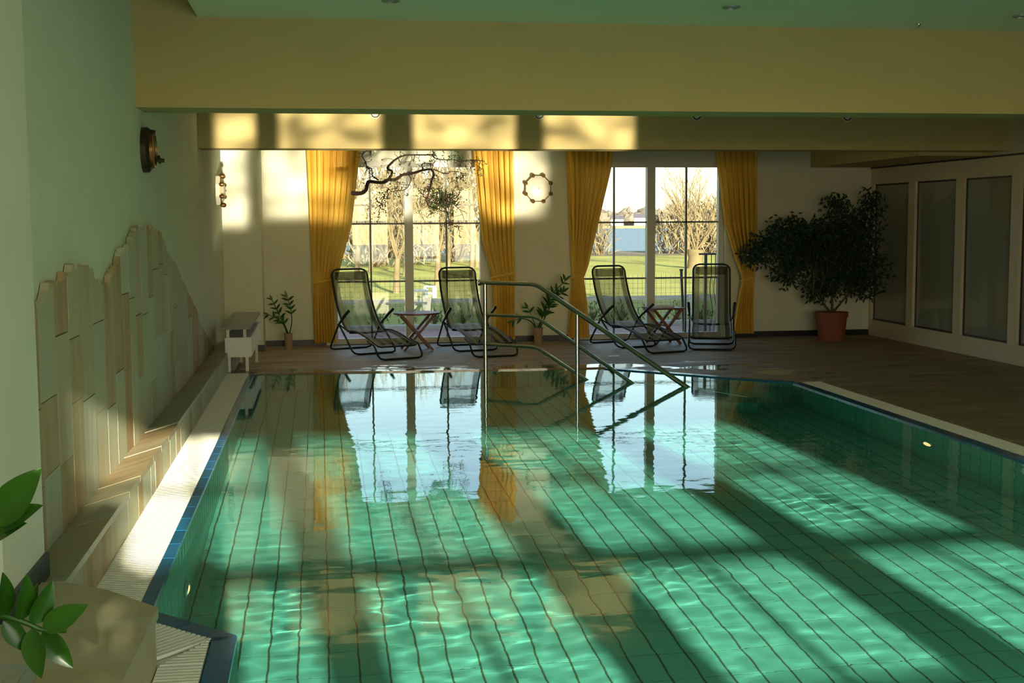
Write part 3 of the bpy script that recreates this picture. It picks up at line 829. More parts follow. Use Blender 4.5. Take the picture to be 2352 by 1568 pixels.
# ------------------------------------------------------------------ curtains
def lerp_prof(prof, z):
    for (z0, a0, b0), (z1, a1, b1) in zip(prof, prof[1:]):
        if z0 >= z >= z1:
            t = (z0 - z) / (z0 - z1); t = t * t * (3 - 2 * t) if False else t
            return a0 + (a1 - a0) * t, b0 + (b1 - b0) * t
    return prof[-1][1], prof[-1][2]
def curtain(label, prof, folds, y, tie_z, seed):
    """prof: list of (z, x_left, x_right) from top to bottom"""
    t = thing('curtain', label, 'curtain', ((prof[0][1] + prof[0][2]) / 2, y, 0.0), 0, 'mustard curtains on the end wall')
    ox = t.location.x
    NZ, NX = 60, folds * 10; mb = MB(); rnd = random.Random(seed)
    ph = [rnd.uniform(-0.5, 0.5) for _ in range(folds + 2)]
    ztop, zbot = prof[0][0], prof[-1][0]
    for j in range(NZ + 1):
        z = ztop + (zbot - ztop) * j / NZ
        a, b2 = lerp_prof(prof, z); wd = b2 - a
        tie = math.exp(-((z - tie_z) / 0.16) ** 2)
        amp = (0.045 * (1 - 0.55 * tie)) * (0.8 + 0.2 * sin(3 * z + seed))
        for i in range(NX + 1):
            u = i / NX; s_ = u * folds
            k = int(min(s_, folds - 1e-6)); wv = sin(2 * pi * s_ + ph[k] * sin(pi * (s_ - k)) + 0.4 * sin(1.7 * z + seed))
            x = a + wd * u + 0.012 * sin(2 * pi * s_ * 2 + z * 2)
            mb.v.append((x - ox, amp * wv - 0.03 * tie, z))
    for j in range(NZ):
        for i in range(NX):
            q = j * (NX + 1) + i; mb.f.append((q, q + 1, q + NX + 2, q + NX + 1))
    mb.build('cloth', M['curtain'], t, True)
    a, b2 = lerp_prof(prof, tie_z)
    loop = [((a + b2) / 2 - ox + ((b2 - a) / 2 + 0.012) * cos(q), 0.055 * sin(q) - 0.02, tie_z + 0.03 * cos(q)) for q in [2 * pi * k / 20 for k in range(20)]]
    mb = MB(); mb.tube(loop, 0.014, 6, closed=True); mb.build('tieback', M['curtain'], t, True)
    MB().box(prof[0][1] - ox - 0.03, prof[0][2] - ox + 0.03, -0.02, 0.02, ztop, ztop + 0.03).build('rail', M['white'], t)
    return t
YC = 15.86
curtain('mustard curtain left of the left window, tied back', [(2.51, -0.14, 0.52), (2.25, -0.13, 0.49), (1.5, -0.12, 0.38), (0.95, -0.105, 0.22), (0.80, -0.10, 0.17), (0.6, -0.10, 0.15), (0.045, -0.10, 0.17)], 8, YC, 0.82, 1)
curtain('mustard curtain between left window and wall lamp, tied back', [(2.51, 1.92, 2.42), (2.0, 1.96, 2.42), (1.3, 2.02, 2.42), (0.85, 2.14, 2.42), (0.5, 2.16, 2.42), (0.045, 2.14, 2.43)], 7, YC, 0.86, 2)
curtain('mustard curtain between wall lamp and right window, swept aside', [(2.51, 3.10, 3.72), (2.2, 3.12, 3.68), (1.5, 3.15, 3.50), (1.0, 3.17, 3.38), (0.82, 3.18, 3.31), (0.5, 3.16, 3.36), (0.045, 3.12, 3.40)], 8, YC, 0.84, 3)
curtain('mustard curtain beside the large ficus, tied back', [(2.51, 5.08, 5.63), (2.2, 5.10, 5.62), (1.5, 5.20, 5.62), (1.0, 5.36, 5.60), (0.78, 5.43, 5.58), (0.5, 5.39, 5.58), (0.06, 5.33, 5.60)], 7, YC, 0.78, 4)

# ------------------------------------------------------------------ loungers
def make_lounger(name, label, loc, rz, group):
    t = thing(name, label, 'lounger', loc, rz, group)
    # local: x = width, -y = towards the feet, origin under the rear floor bar
    def L(u, w, v): return (v, -u, w)
    R = 0.0115
    back = spline([(0.0, 0.97), (0.03, 0.84), (0.11, 0.64), (0.24, 0.44), (0.38, 0.31), (0.48, 0.262)], 5)
    legr = spline([(0.48, 0.262), (0.68, 0.272), (0.92, 0.242), (1.14, 0.195), (1.32, 0.150)], 4)
    hv = 0.235
    # back frame with rounded top
    pts = [L(p.x, p.y, -hv) for p in reversed([Vector((q[0], q[1])) for q in back])][:-2]
    arc = []
    for k in range(7):
        a = pi / 2 * k / 6
        arc.append((-(hv - 0.07) - 0.07 * cos(a), -0.06 + 0.0, 0.90 + 0.07 * sin(a)))
    lf = [L(q[0], q[1], -hv) for q in back]; lf.reverse()
    top_l = [L(0.005, 0.93, -hv + 0.008), L(0.0, 0.96, -hv + 0.035), L(0.0, 0.975, -hv + 0.08)]
    top_r = [(-p[0], p[1], p[2]) for p in reversed(top_l)]
    rf = [L(q[0], q[1], hv) for q in back]
    frame = lf[:-3] + top_l + top_r + rf[3:]
    MB().tube(frame, R, 8).build('back_frame', M['tube'], t, True)
    # leg rest frame
    lg = [L(q[0], q[1], -hv) for q in legr]; lg2 = [L(q[0], q[1], hv) for q in reversed(legr)]
    end = [L(1.335, 0.143, -hv + 0.03), L(1.335, 0.143, hv - 0.03)]
    MB().tube(lg + end + lg2, R * 0.95, 8).build('leg_rest_frame', M['tube'], t, True)
    # sling of back/seat and leg rest
    def sheet(path, half, sag, nm, mat):
        mb = MB(); K = 10
        for p in path:
            for i in range(K + 1):
                v = -half + 2 * half * i / K
                s_ = sag * (1 - (v / half) ** 2)
                mb.v.append(L(p[0] + s_ * 0.25, p[1] - s_, v))
        for j in range(len(path) - 1):
            for i in range(K):
                q = j * (K + 1) + i; mb.f.append((q, q + 1, q + K + 2, q + K + 1))
        return mb.build(nm, mat, t, True)
    sheet([(q[0], q[1]) for q in back[1:]], hv - 0.008, 0.02, 'back_sling', M['sling'])
    sheet([(q[0], q[1]) for q in legr], hv - 0.008, 0.015, 'leg_sling', M['sling'])
    # head pillow
    mb = MB(); K = 12
    for j in range(9):
        a = 2 * pi * j / 9
        for i in range(K + 1):
            v = -0.20 + 0.40 * i / K; f = (1 - (abs(v) / 0.205) ** 6)
            mb.v.append((v, -(0.035 + 0.026 * cos(a) * f), 0.895 + 0.055 * sin(a) * (0.75 + 0.25 * f)))
    for j in range(9):
        for i in range(K):
            q = j * (K + 1) + i; q2 = ((j + 1) % 9) * (K + 1) + i
            mb.f.append((q, q + 1, q2 + 1, q2))
    mb.build('head_pillow', M['pillow'], t, True)
    # floor hoops: rear (runs up into the arm rests), middle, foot
    bv = 0.275
    def hoop(path, nm, r=R):
        """path: (u,w) from floor up; mirrored across with rounded floor corners"""
        f0 = path[0]; c_ = 0.06
        up = [L(u, w, -bv) for u, w in reversed(path[1:])]
        d = Vector(path[1]) - Vector(f0); d.normalize()
        a = Vector(f0) + d * c_
        m1 = Vector(f0) + d * c_ * 0.29
        cor = [L(a.x, a.y, -bv), L(m1.x, m1.y, -bv + c_ * 0.29), L(f0[0], f0[1], -bv + c_)]
        left = up + cor; right = [(-p[0], p[1], p[2]) for p in reversed(left)]
        return MB().tube(left + right, r, 8).build(nm, M['tube'], t, True)
    hoop([(0.0, R), (0.30, 0.335), (0.38, 0.385)], 'rear_hoop')
    hoop([(0.73, R), (0.46, 0.22), (0.30, 0.335)], 'middle_hoop')
    hoop([(1.43, R), (1.30, 0.155), (1.12, 0.198)], 'foot_hoop')
    for s_ in (-1, 1):
        p = spline([L(0.30, 0.335, s_ * bv), L(0.40, 0.39, s_ * (bv + 0.004)), L(0.52, 0.46, s_ * (bv + 0.008)), L(0.62, 0.51, s_ * (bv + 0.01))], 3)
        MB().tube(p, [0.013] * 4 + [0.018] * (len(p) - 4), 8).build('arm_rest', M['tube'], t, True)
        MB().tube([L(0.30, 0.335, s_ * bv), L(0.48, 0.262, s_ * hv)], 0.009, 8).build('pivot_link', M['tube'], t, True)
        MB().lathe([(0.016, -0.012), (0.016, 0.012)], 10, s_ * (bv + 0.012), -0.30, 0.335, 'X').build('pivot_bolt', M['steel'], t)
    MB().tube([L(0.52, 0.245, -hv), L(0.50, 0.232, 0), L(0.52, 0.245, hv)], 0.010, 8).build('seat_bar', M['tube'], t, True)
    return t
GL = 'striped folding loungers by the windows'
ch0 = make_lounger('lounger', 'striped folding lounger at far left, beside the round table', (0.338, 15.50, 0), radians(22.3), GL)
def put_lounger(label, loc, deg):
    o = copy_tree(ch0); o.location = loc; o.rotation_euler = (0, 0, radians(deg)); o['label'] = label
    return o
put_lounger('striped folding lounger between the round table and the pool handrail', (1.668, 15.62, 0), 11.8)
put_lounger('striped folding lounger left of the small square table', (3.59, 15.62, 0), 16.5)
put_lounger('striped folding lounger at far right facing the viewer', (5.00, 15.80, 0), -17.0)

# ------------------------------------------------------------------ folding tables
def x_table(name, label, loc, rz, round_top, size, h):
    t = thing(name, label, 'table', loc, rz)
    if round_top:
        R_ = size / 2; nsl = 7; wd = 2 * R_ / nsl
        for k in range(nsl):
            y0 = -R_ + k * wd + 0.004; y1 = y0 + wd - 0.008; pts = []
            ys_ = [y0 + (y1 - y0) * q / 5 for q in range(6)]
            xr = [sqrt(max(0.0004, R_ * R_ - q * q)) for q in ys_]
            pts = [(x, q) for x, q in zip(xr, ys_)] + [(-x, q) for x, q in reversed(list(zip(xr, ys_)))]
            MB().prism(pts, h - 0.02, h).build('slat', M['red_wood'], t)
        hw_ = R_ * 0.72
    else:
        nsl = 6; wd = size / nsl
        m_ = MB().box(-size / 2, size / 2, 0.004, wd - 0.004, 0, 0.02).mesh('slat', M['red_wood'])
        for k in range(nsl): part('slat', m_, t, (0, -size / 2 + k * wd, h - 0.02))
        hw_ = size / 2 - 0.02
    for s_ in (-1, 1):
        dy = s_ * 0.15
        for q in (-1, 1):
            MB().bar((q * hw_, dy + q * 0.018, h - 0.022), (-q * hw_ * 0.85, dy + q * 0.018, 0.008), 0.03, 0.036, (0, 1, 0)).build('leg', M['red_wood'], t)
    MB().box(-0.012, 0.012, -0.17, 0.17, h * 0.48, h * 0.48 + 0.024).build('stretcher', M['red_wood'], t)
    for q in (-1, 1):
        MB().box(q * hw_ - 0.015, q * hw_ + 0.015, -0.17, 0.17, h - 0.045, h - 0.021).build('rail', M['red_wood'], t)
        MB().box(q * hw_ * 0.42 - 0.012, q * hw_ * 0.42 + 0.012, -0.17, 0.17, 0.10, 0.13).build('stretcher', M['red_wood'], t)
    return t
x_table('folding_table', 'round red-brown folding table between the two left loungers', (1.13, 15.22, 0), radians(4), True, 0.56, 0.455)
x_table('folding_table', 'small square red-brown folding table between the two right loungers', (4.24, 15.36, 0), radians(8), False, 0.42, 0.46)
tr = thing('tray', 'small white tray lying on the square folding table', 'tray', (4.24, 15.34, 0.461), radians(8))
MB().box(-0.10, 0.10, -0.07, 0.07, 0, 0.006).build('base', M['white'], tr)
rim = MB(); rim.box(-0.11, 0.11, -0.08, -0.07, 0, 0.022).box(-0.11, 0.11, 0.07, 0.08, 0, 0.022).box(-0.11, -0.10, -0.07, 0.07, 0, 0.022).box(0.10, 0.11, -0.07, 0.07, 0, 0.022)
rim.build('rim', M['white'], tr)

# ------------------------------------------------------------------ radiator bench in the far left corner
rb = thing('radiator_bench', 'white radiator under a grey slab seat by the left wall', 'bench', (-0.81, 12.36, 0.10))
MB().box(-0.155, 0.125, -0.03, 2.0, 0.425, 0.45).build('seat_slab', M['slate'], rb)
for y_ in (0.03, 1.9):
    for x_ in (-0.09, 0.07):
        MB().box(x_ - 0.014, x_ + 0.014, y_, y_ + 0.03, 0.345, 0.425).build('bracket', M['white'], rb)
MB().box(-0.117, 0.128, 0.0, 1.95, 0.155, 0.345).build('radiator_body', M['white'], rb)
for y_ in (0.04, 1.85):
    for x_ in (-0.085, 0.085):
        MB().box(x_ - 0.014, x_ + 0.014, y_, y_ + 0.035, -0.10 if y_ > 1 else 0.012, 0.155).build('leg', M['white'], rb)
fins = MB()
for k in range(38): fins.box(0.128, 0.134, 0.02 + k * 0.05, 0.05 + k * 0.05, 0.165, 0.335)
o = fins.build('fins', M['white'], rb); o['kind'] = 'stuff'

# ------------------------------------------------------------------ pool handrail
hr = thing('pool_handrail', 'stainless steel three-bar handrail going down into the pool', 'handrail', (1.545, 11.955, W_LEVEL))
D = Vector((1.585, -1.38, 0)).normalized()
def HP(s, z): return tuple(D * s + Vector((0, 0, z - W_LEVEL)))
def rail(z0, s_in, nm, s_start=0.0, r=0.020, ext=0.35):
    s_b = 0.57
    k = 0.83                                 # pitch of the falling part
    slope = (z0 - W_LEVEL) / (s_in - s_b)
    pts = [HP(s_start, z0), HP(s_b - 0.06, z0), HP(s_b - 0.02, z0 - 0.004), HP(s_b + 0.03, z0 - slope * 0.03), HP(s_in + ext, z0 - slope * (s_in + ext - s_b))]
    return MB().tube(pts, r, 10).build(nm, M['steel'], hr, True)
rail(0.962, 2.10, 'top_rail', -0.07, 0.0215, 0.02 + 0.55)
rail(0.657, 1.57, 'middle_rail', 0.0, 0.016, 0.55)
rail(0.374, 1.10, 'lower_rail', 0.0, 0.016, 0.55)
MB().tube([HP(0.0, -0.9), HP(0.0, 0.955)], 0.020, 12).build('post', M['steel'], hr, True)
MB().tube([HP(1.01, -0.9), HP(1.01, 0.705)], 0.020, 12).build('post', M['steel'], hr, True)
MB().lathe([(0.0215, -0.006), (0.030, 0.0), (0.030, 0.02), (0.022, 0.03)], 12, *HP(-0.075, 0.962), 'X').build('end_cap', M['steel'], hr, True)

# ------------------------------------------------------------------ wall and ceiling fittings
def octagon_lamp(label, loc, rz):
    t = thing('wall_lamp', label, 'wall lamp', loc, rz, 'octagonal brass wall lamps')   # faces -y
    R_ = 0.175
    cor = [(R_ * cos(pi / 8 + k * pi / 4), R_ * sin(pi / 8 + k * pi / 4)) for k in range(8)]
    i_ = MB(); n8 = 8
    i_.v += [(x, -0.005, z) for x, z in cor] + [(x, -0.055, z) for x, z in cor]
    i_.f.append(tuple(range(8))); i_.f.append(tuple(reversed(range(8, 16))))
    for k in range(8): i_.f.append((k, (k + 1) % 8, 8 + (k + 1) % 8, 8 + k))
    i_.build('backplate', M['lampglass'], t)
    dome = MB().lathe([(0.150, -0.056), (0.135, -0.072), (0.09, -0.092), (0.04, -0.100), (0.006, -0.102)], 24, axis='Y', ca=False)
    dome.build('glass_dome', M['lampglass'], t, True)
    MB().lathe([(0.010, -0.102), (0.008, -0.112), (0.002, -0.114)], 10, axis='Y').build('finial', M['brass'], t, True)
    MB().tube([(x, -0.06, z) for x, z in cor], 0.007, 6, closed=True).build('rim', M['brass'], t, True)
    kn = MB().lathe([(0.004, -0.104), (0.021, -0.095), (0.027, -0.077), (0.021, -0.055), (0.012, -0.045)], 12, axis='Y').mesh('knob', M['old_brass'], True)
    for x, z in cor: part('knob', kn, t, (x, 0, z))
    return t
octagon_lamp('octagonal brass and glass lamp on the end wall between curtains', (2.75, YF, 1.955), 0)
octagon_lamp('octagonal brass lamp seen edge-on on the left wall', (XL, 14.67, 1.905), radians(90))

ph_ = thing('porthole_clock', 'round dark ship porthole clock on the left wall', 'clock', (XL, 8.72, 2.03), 0)
MB().lathe([(0.150, 0.0), (0.150, 0.035), (0.135, 0.05), (0.125, 0.055)], 32, axis='X').build('body', M['dark_wood'], ph_, True)
MB().lathe([(0.122, 0.053), (0.120, 0.075), (0.105, 0.080), (0.100, 0.065)], 32, axis='X').build('bezel', M['old_brass'], ph_, True)
MB().lathe([(0.101, 0.060), (0.004, 0.061)], 32, axis='X').build('dial', M['lampglass'], ph_)
MB().tube([(0.05, 0.09, -0.055), (0.075, 0.10, -0.06), (0.125, 0.10, -0.066)], 0.014, 8).build('dog_bolt', M['dark_wood'], ph_, True)
MB().tube([(0.09, 0.07, -0.04), (0.09, 0.13, -0.078)], 0.011, 8).build('wing_nut', M['dark_wood'], ph_, True)
MB().tube([(0.04, -0.02, 0.118), (0.085, -0.02, 0.108)], 0.018, 8).build('hinge', M['dark_wood'], ph_, True)

for k, x in enumerate((0.555, 2.186, 3.813, 5.428)):
    nm_ = ('leftmost', 'second from left', 'third from left', 'rightmost')[k]
    t = thing('beam_spotlight', '%s small round spotlight on the far ceiling beam' % nm_, 'spotlight', (x, 12.60, 2.605), 0, 'round spotlights on the far beam')
    MB().lathe([(0.055, 0.0), (0.055, -0.012), (0.047, -0.018), (0.043, -0.010)], 24, axis='Y').build('ring', M['lampglass'], t, True)
    MB().lathe([(0.043, -0.010), (0.043, -0.020), (0.034, -0.020), (0.034, -0.010)], 24, axis='Y', ca=False, cb=False).build('gasket', M['black'], t, True)
    MB().lathe([(0.034, -0.012), (0.022, -0.02), (0.004, -0.022)], 24, axis='Y').build('lens', M['lampglass'], t, True)
for k, (x, y_) in enumerate(((0.442, 7.70), (2.542, 7.68), (4.54, 7.80))):
    nm_ = ('leftmost', 'middle', 'rightmost')[k]
    t = thing('ceiling_downlight', '%s dark recessed downlight in the suspended ceiling' % nm_, 'downlight', (x, y_, CEIL), 0, 'recessed ceiling downlights')
    MB().lathe([(0.055, 0.0), (0.055, -0.008), (0.04, -0.012), (0.038, -0.003)], 20).build('ring', M['grille'], t, True)
    MB().lathe([(0.039, -0.002), (0.004, -0.0021)], 20).build('lens', M['black'], t)
sp = thing('ceiling_sensor', 'tiny shiny sensor knob on the suspended ceiling', 'sensor', (4.03, 8.20, CEIL))
MB().lathe([(0.016, 0.0), (0.016, -0.006), (0.009, -0.018), (0.002, -0.022)], 12).build('body', M['steel'], sp, True)

# ------------------------------------------------------------------ plants
def leaf_mesh(name, L, W, mat, curl=0.12, fold=0.12, n=8):
    mb = MB()
    for i in range(n + 1):
        t = i / n; wd = W / 2 * (sin(pi * min(1, t ** 0.8)) ** 0.8) * (1 - 0.15 * t) + 0.0004
        z = curl * L * (t - t * t * 1.6)
        mb.v += [(-wd, L * t, z + fold * wd), (-wd * 0.5, L * t, z + fold * wd * 0.35), (0, L * t, z), (wd * 0.5, L * t, z + fold * wd * 0.35), (wd, L * t, z + fold * wd)]
    for i in range(n):
        for k in range(4):
            q = i * 5 + k; mb.f.append((q, q + 1, q + 6, q + 5))
    return mb.mesh(name, mat, True)
def orient(o, pos, d, up):
    d = Vector(d).normalized(); x = d.cross(Vector(up))
    if x.length < 1e-3: x = d.cross(Vector((1, 0, 0)))
    x.normalize(); z = x.cross(d)
    o.matrix_local = Matrix.Translation(Vector(pos)) @ Matrix((x, d, z)).transposed().to_4x4()
def zz_stem(root, pts, r0, leaf, start, n_pairs, size0, size1, rnd, mat_leaf):
    path = spline(pts, 6); K = len(path)
    st = MB().tube(path, [r0 * (1 - 0.65 * i / (K - 1)) for i in range(K)], 7).build('stem', mat_leaf, root, True)
    for k in range(n_pairs):
        t = start + (1 - start) * k / max(1, n_pairs - 1)
        i = min(K - 2, int(t * (K - 1))); p = path[i]; d = (path[i + 1] - path[i]).normalized()
        side = d.cross(Vector((0, -1, 0.25)))
        if side.length < 0.05: side = d.cross(Vector((1, 0, 0)))
        side.normalize(); s_ = size0 + (size1 - size0) * t
        for q in (-1, 1):
            if k == n_pairs - 1 and q == 1: dirv = d
            else: dirv = side * q + d * rnd.uniform(0.45, 0.9) + Vector((rnd.uniform(-.2, .2), rnd.uniform(-.35, .1), rnd.uniform(-.1, .2)))
            o = bpy.data.objects.new('leaf', leaf); C.objects.link(o); o.parent = st
            orient(o, p, dirv, Vector((rnd.uniform(-.3, .3), -0.7, 0.8)))
            o.scale = (s_ * rnd.uniform(.9, 1.1),) * 3
    return st
def pot(root, r0, r1, h, mat, lip=0.012, soil=True):
    MB().lathe([(r0, 0), (r1, h - lip * 2), (r1 + lip, h - lip * 2), (r1 + lip, h), (r1 - 0.008, h), (r1 - 0.012, h - 0.03)], 28, cb=False).build('pot', mat, root, True)
    if soil: MB().lathe([(r1 - 0.010, h - 0.025), (0.002, h - 0.018)], 20, ca=False).build('soil', M['soil'], root)
zl = leaf_mesh('leaf', 0.105, 0.040, M['leaf'])
rnd = random.Random(5)
p1 = thing('potted_plant', 'small glossy-leaved plant in a clay pot by the left curtain', 'plant', (-0.408, 15.55, 0), 0)
pot(p1, 0.042, 0.05, 0.20, M['clay_pot'], 0.004)
zz_stem(p1, [(0, 0, 0.18), (-0.05, -0.02, 0.32), (-0.12, -0.03, 0.47), (-0.19, -0.04, 0.63)], 0.012, zl, 0.38, 6, 1.0, 0.75, rnd, M['leaf'])
zz_stem(p1, [(0.01, 0, 0.18), (0.045, 0.0, 0.35), (0.03, 0.0, 0.52), (-0.01, 0.0, 0.66)], 0.008, zl, 0.5, 5, 0.85, 0.8, rnd, M['leaf'])
zz_stem(p1, [(-0.01, 0, 0.18), (-0.05, -0.03, 0.30), (-0.12, -0.05, 0.38), (-0.24, -0.06, 0.44)], 0.009, zl, 0.45, 4, 0.9, 0.75, rnd, M['leaf'])
p2 = thing('potted_plant', 'arching glossy-leaved plant in a tall clay pot under the wall lamp', 'plant', (2.69, 15.62, 0), 0)
pot(p2, 0.048, 0.062, 0.21, M['clay_pot'], 0.004)
zz_stem(p2, [(0.0, 0, 0.19), (0.06, -0.02, 0.38), (0.15, -0.04, 0.60), (0.36, -0.06, 0.82)], 0.013, zl, 0.3, 9, 1.15, 0.95, rnd, M['leaf'])
zz_stem(p2, [(0.02, 0, 0.19), (0.10, 0.0, 0.36), (0.20, 0.0, 0.55), (0.33, 0.0, 0.66)], 0.010, zl, 0.4, 7, 1.05, 0.9, rnd, M['leaf'])
zz_stem(p2, [(-0.02, 0, 0.19), (-0.10, -0.02, 0.29), (-0.22, -0.03, 0.33), (-0.33, -0.04, 0.30)], 0.010, zl, 0.72, 2, 1.0, 0.9, rnd, M['leaf'])
zz_stem(p2, [(-0.02, 0, 0.19), (-0.06, 0.02, 0.30), (-0.10, 0.03, 0.40), (-0.13, 0.03, 0.46)], 0.007, zl, 0.7, 2, 0.9, 0.9, rnd, M['leaf'])
for k in range(7):
    a = k * 0.9
    zz = MB().tube([(0.03 * cos(a), 0.03 * sin(a), 0.18), (0.055 * cos(a), 0.055 * sin(a), 0.27)], [0.006, 0.003], 6).build('shoot', M['leaf'], p2, True)

# foreground plant on the stone block: stems reach in from the left edge
fp = thing('potted_plant', 'bright green glossy leaves of a plant at the near left corner', 'plant', (-1.32, 3.10, LZ), 0)
pot(fp, 0.10, 0.13, 0.22, M['slate'], 0.01)
fl_ = leaf_mesh('leaf', 0.115, 0.060, M['leaf_front'], 0.10, 0.25, 10)
def front_leaf(st, pos, d, up, s_):
    o = bpy.data.objects.new('leaf', fl_); C.objects.link(o); o.parent = st; orient(o, pos, d, up); o.scale = (s_, s_, s_)
FY = 3.1
def FP(x, y, dy=0.0):
    """turn a sketch of the stems (drawn at the plant's own distance) into metres relative to the pot"""
    Y = FY + dy
    X = (x - 735.0) / 2901.0 * Y * 1.0; Z = 1.55 - (y - 512.0) / 2901.0 * Y
    return Vector((X + 1.32, Y - 3.10, Z - LZ))
def stem_xy(pl, r):
    path = spline([FP(*p) for p in pl], 5)
    return MB().tube(path, [r * (1 - 0.5 * i / (len(path) - 1)) for i in range(len(path))], 7).build('stem', M['leaf_front'], fp, True)
s1 = stem_xy([(-430, 1560), (-250, 1420), (-120, 1385), (0, 1385), (60, 1405), (100, 1425), (150, 1430)], 0.010)
for a, b2, up, sc, dy in (((18, 1390), (22, 1298), (1, -.6, 0), .95, 0), ((50, 1400), (70, 1308), (1, -.7, .1), 1.0, .0), ((75, 1412), (118, 1330), (.8, -.7, .2), 1.0, .02),
                      ((98, 1425), (176, 1382), (.2, -.8, .5), 1.05, .0), ((75, 1420), (82, 1482), (-.3, -.6, .7), 1.05, -.02), ((98, 1428), (138, 1486), (-.3, -.8, .5), 1.0, -.02),
                      ((15, 1398), (50, 1450), (.2, -.9, .4), .85, .0), ((40, 1402), (96, 1318), (.6, .6, .4), .9, .05)):
    A = FP(*a); Bv = FP(b2[0], b2[1], dy); front_leaf(s1, A, Bv - A, up, sc)
s2 = stem_xy([(-430, 1560), (-300, 1330), (-150, 1250), (0, 1212), (30, 1195), (45, 1165)], 0.009)
for a, b2, up, sc, dy in (((5, 1180), (78, 1090), (.1, -.9, .5), 1.5, .0), ((20, 1190), (108, 1135), (-.3, -.7, .7), 1.05, -.03), ((0, 1215), (62, 1180), (-.2, -.6, .8), .9, -.03),
                      ((-30, 1220), (35, 1100), (-.3, -.9, .2), 1.3, .05)):
    A = FP(*a); Bv = FP(b2[0], b2[1], dy); front_leaf(s2, A, Bv - A, up, sc)
for k in range(4):
    pl = [(-430 + 20 * k, 1560), (-420 + 40 * k, 1300 - 40 * k), (-380 + 70 * k, 1050 - 60 * k), (-300 + 60 * k, 850 - 60 * k)]
    s3 = stem_xy([(p[0], p[1], -0.15 + 0.1 * k) for p in pl], 0.010)
    for j in range(6):
        t = j / 5; A = FP(pl[1][0] + (pl[3][0] - pl[1][0]) * t, pl[1][1] + (pl[3][1] - pl[1][1]) * t, -0.15 + 0.1 * k)
        for q in (-1, 1): front_leaf(s3, A, Vector((q * 0.8, rnd.uniform(-.5, .5), 0.5)), (0, -.6, .8), 1.1)

# leafy plants on the sill of the window behind the viewer (their shade falls on the near gutter)
def sill_plant(label, x, y_, h, wd, seed):
    rn = random.Random(seed)
    t = thing('sill_plant', label, 'plant', (x, y_, 0.30), 0, 'leafy plants at the window behind the viewer')
    MB().lathe([(0.10, -0.3), (0.13, 0.18), (0.14, 0.18), (0.14, 0.22), (0.12, 0.22)], 20, cb=False).build('pot', M['slate'], t, True)
    st_ = MB(); lq = MB()
    for k in range(14):
        e = Vector((wd * rn.uniform(-1, 1), rn.uniform(-.07, .07), h * rn.uniform(.75, 1)))
        st_.tube(spline([Vector((0, 0, .15)), Vector((e.x * .5, e.y * .5, e.z * .5)), e], 4), 0.005, 5, cap=False)
    for k in range(1100):
        z = rn.uniform(0.16, 1.0) * h; p = Vector((wd * 1.05 * rn.uniform(-1, 1) * (1 if z < .8 * h else .75), rn.uniform(-.08, .08), z))
        d = Vector((rn.uniform(-1, 1), rn.uniform(-.5, .5), rn.uniform(-.3, .8))).normalized(); s_ = d.cross(Vector((rn.uniform(-.5, .5), 1, rn.uniform(-.5, .5)))).normalized()
        i = len(lq.v); L = rn.uniform(.06, .10)
        lq.v += [tuple(p), tuple(p + d * L * .5 + s_ * .022), tuple(p + d * L), tuple(p + d * L * .5 - s_ * .022)]; lq.f.append((i, i + 1, i + 2, i + 3))
    st_.build('stems', M['leaf'], t); o = lq.build('foliage', M['leaf'], t); o['kind'] = 'stuff'
sill_plant('bushy plant at the left edge of the left window behind the viewer', -0.40, -0.21, 1.46, 0.11, 51)
sill_plant('bushy plant at the middle of the left window behind the viewer', -0.06, -0.21, 1.14, 0.20, 52)

# ficus in terracotta pot
fc = thing('potted_ficus', 'large bushy ficus in a terracotta pot in the far right corner', 'plant', (6.46, 15.35, 0), 0)
MB().lathe([(0.165, 0), (0.19, 0.30), (0.205, 0.30), (0.205, 0.365), (0.185, 0.365), (0.18, 0.33)], 32, cb=False).build('pot', M['terracotta'], fc, True)
MB().lathe([(0.182, 0.335), (0.004, 0.345)], 24, ca=False).build('soil', M['soil'], fc)
br = MB(); tips = []
rnd = random.Random(17)
def grow(p, d, L, r, depth):
    pts = [p]; cur = p.copy(); dd = d.copy()
    for k in range(4):
        dd = (dd + Vector((rnd.uniform(-.25, .25), rnd.uniform(-.25, .25), rnd.uniform(-.12, .18)))).normalized(); cur = cur + dd * (L / 4); pts.append(cur.copy())
    br.tube(pts, [r * (1 - 0.12 * k) for k in range(5)], 6)
    tips.extend(pts[2:])
    if depth > 0:
        for k in range(3):
            nd = (dd + Vector((rnd.uniform(-1, 1), rnd.uniform(-.6, .6), rnd.uniform(-.5, .6)))).normalized(); grow(pts[rnd.choice((2, 3, 4))], nd, L * 0.72, r * 0.6, depth - 1)
for dx, dz, L in ((-0.25, 1.0, 0.62), (0.15, 1.0, 0.75), (-0.8, 0.75, 0.62), (0.75, 0.8, 0.5), (-0.05, 0.9, 0.6)):
    grow(Vector((rnd.uniform(-.02, .02), 0, 0.34)), Vector((dx, rnd.uniform(-.2, .2), dz)).normalized(), L, 0.016, 2)
br.build('branches', M['ficus_bark'], fc, True)
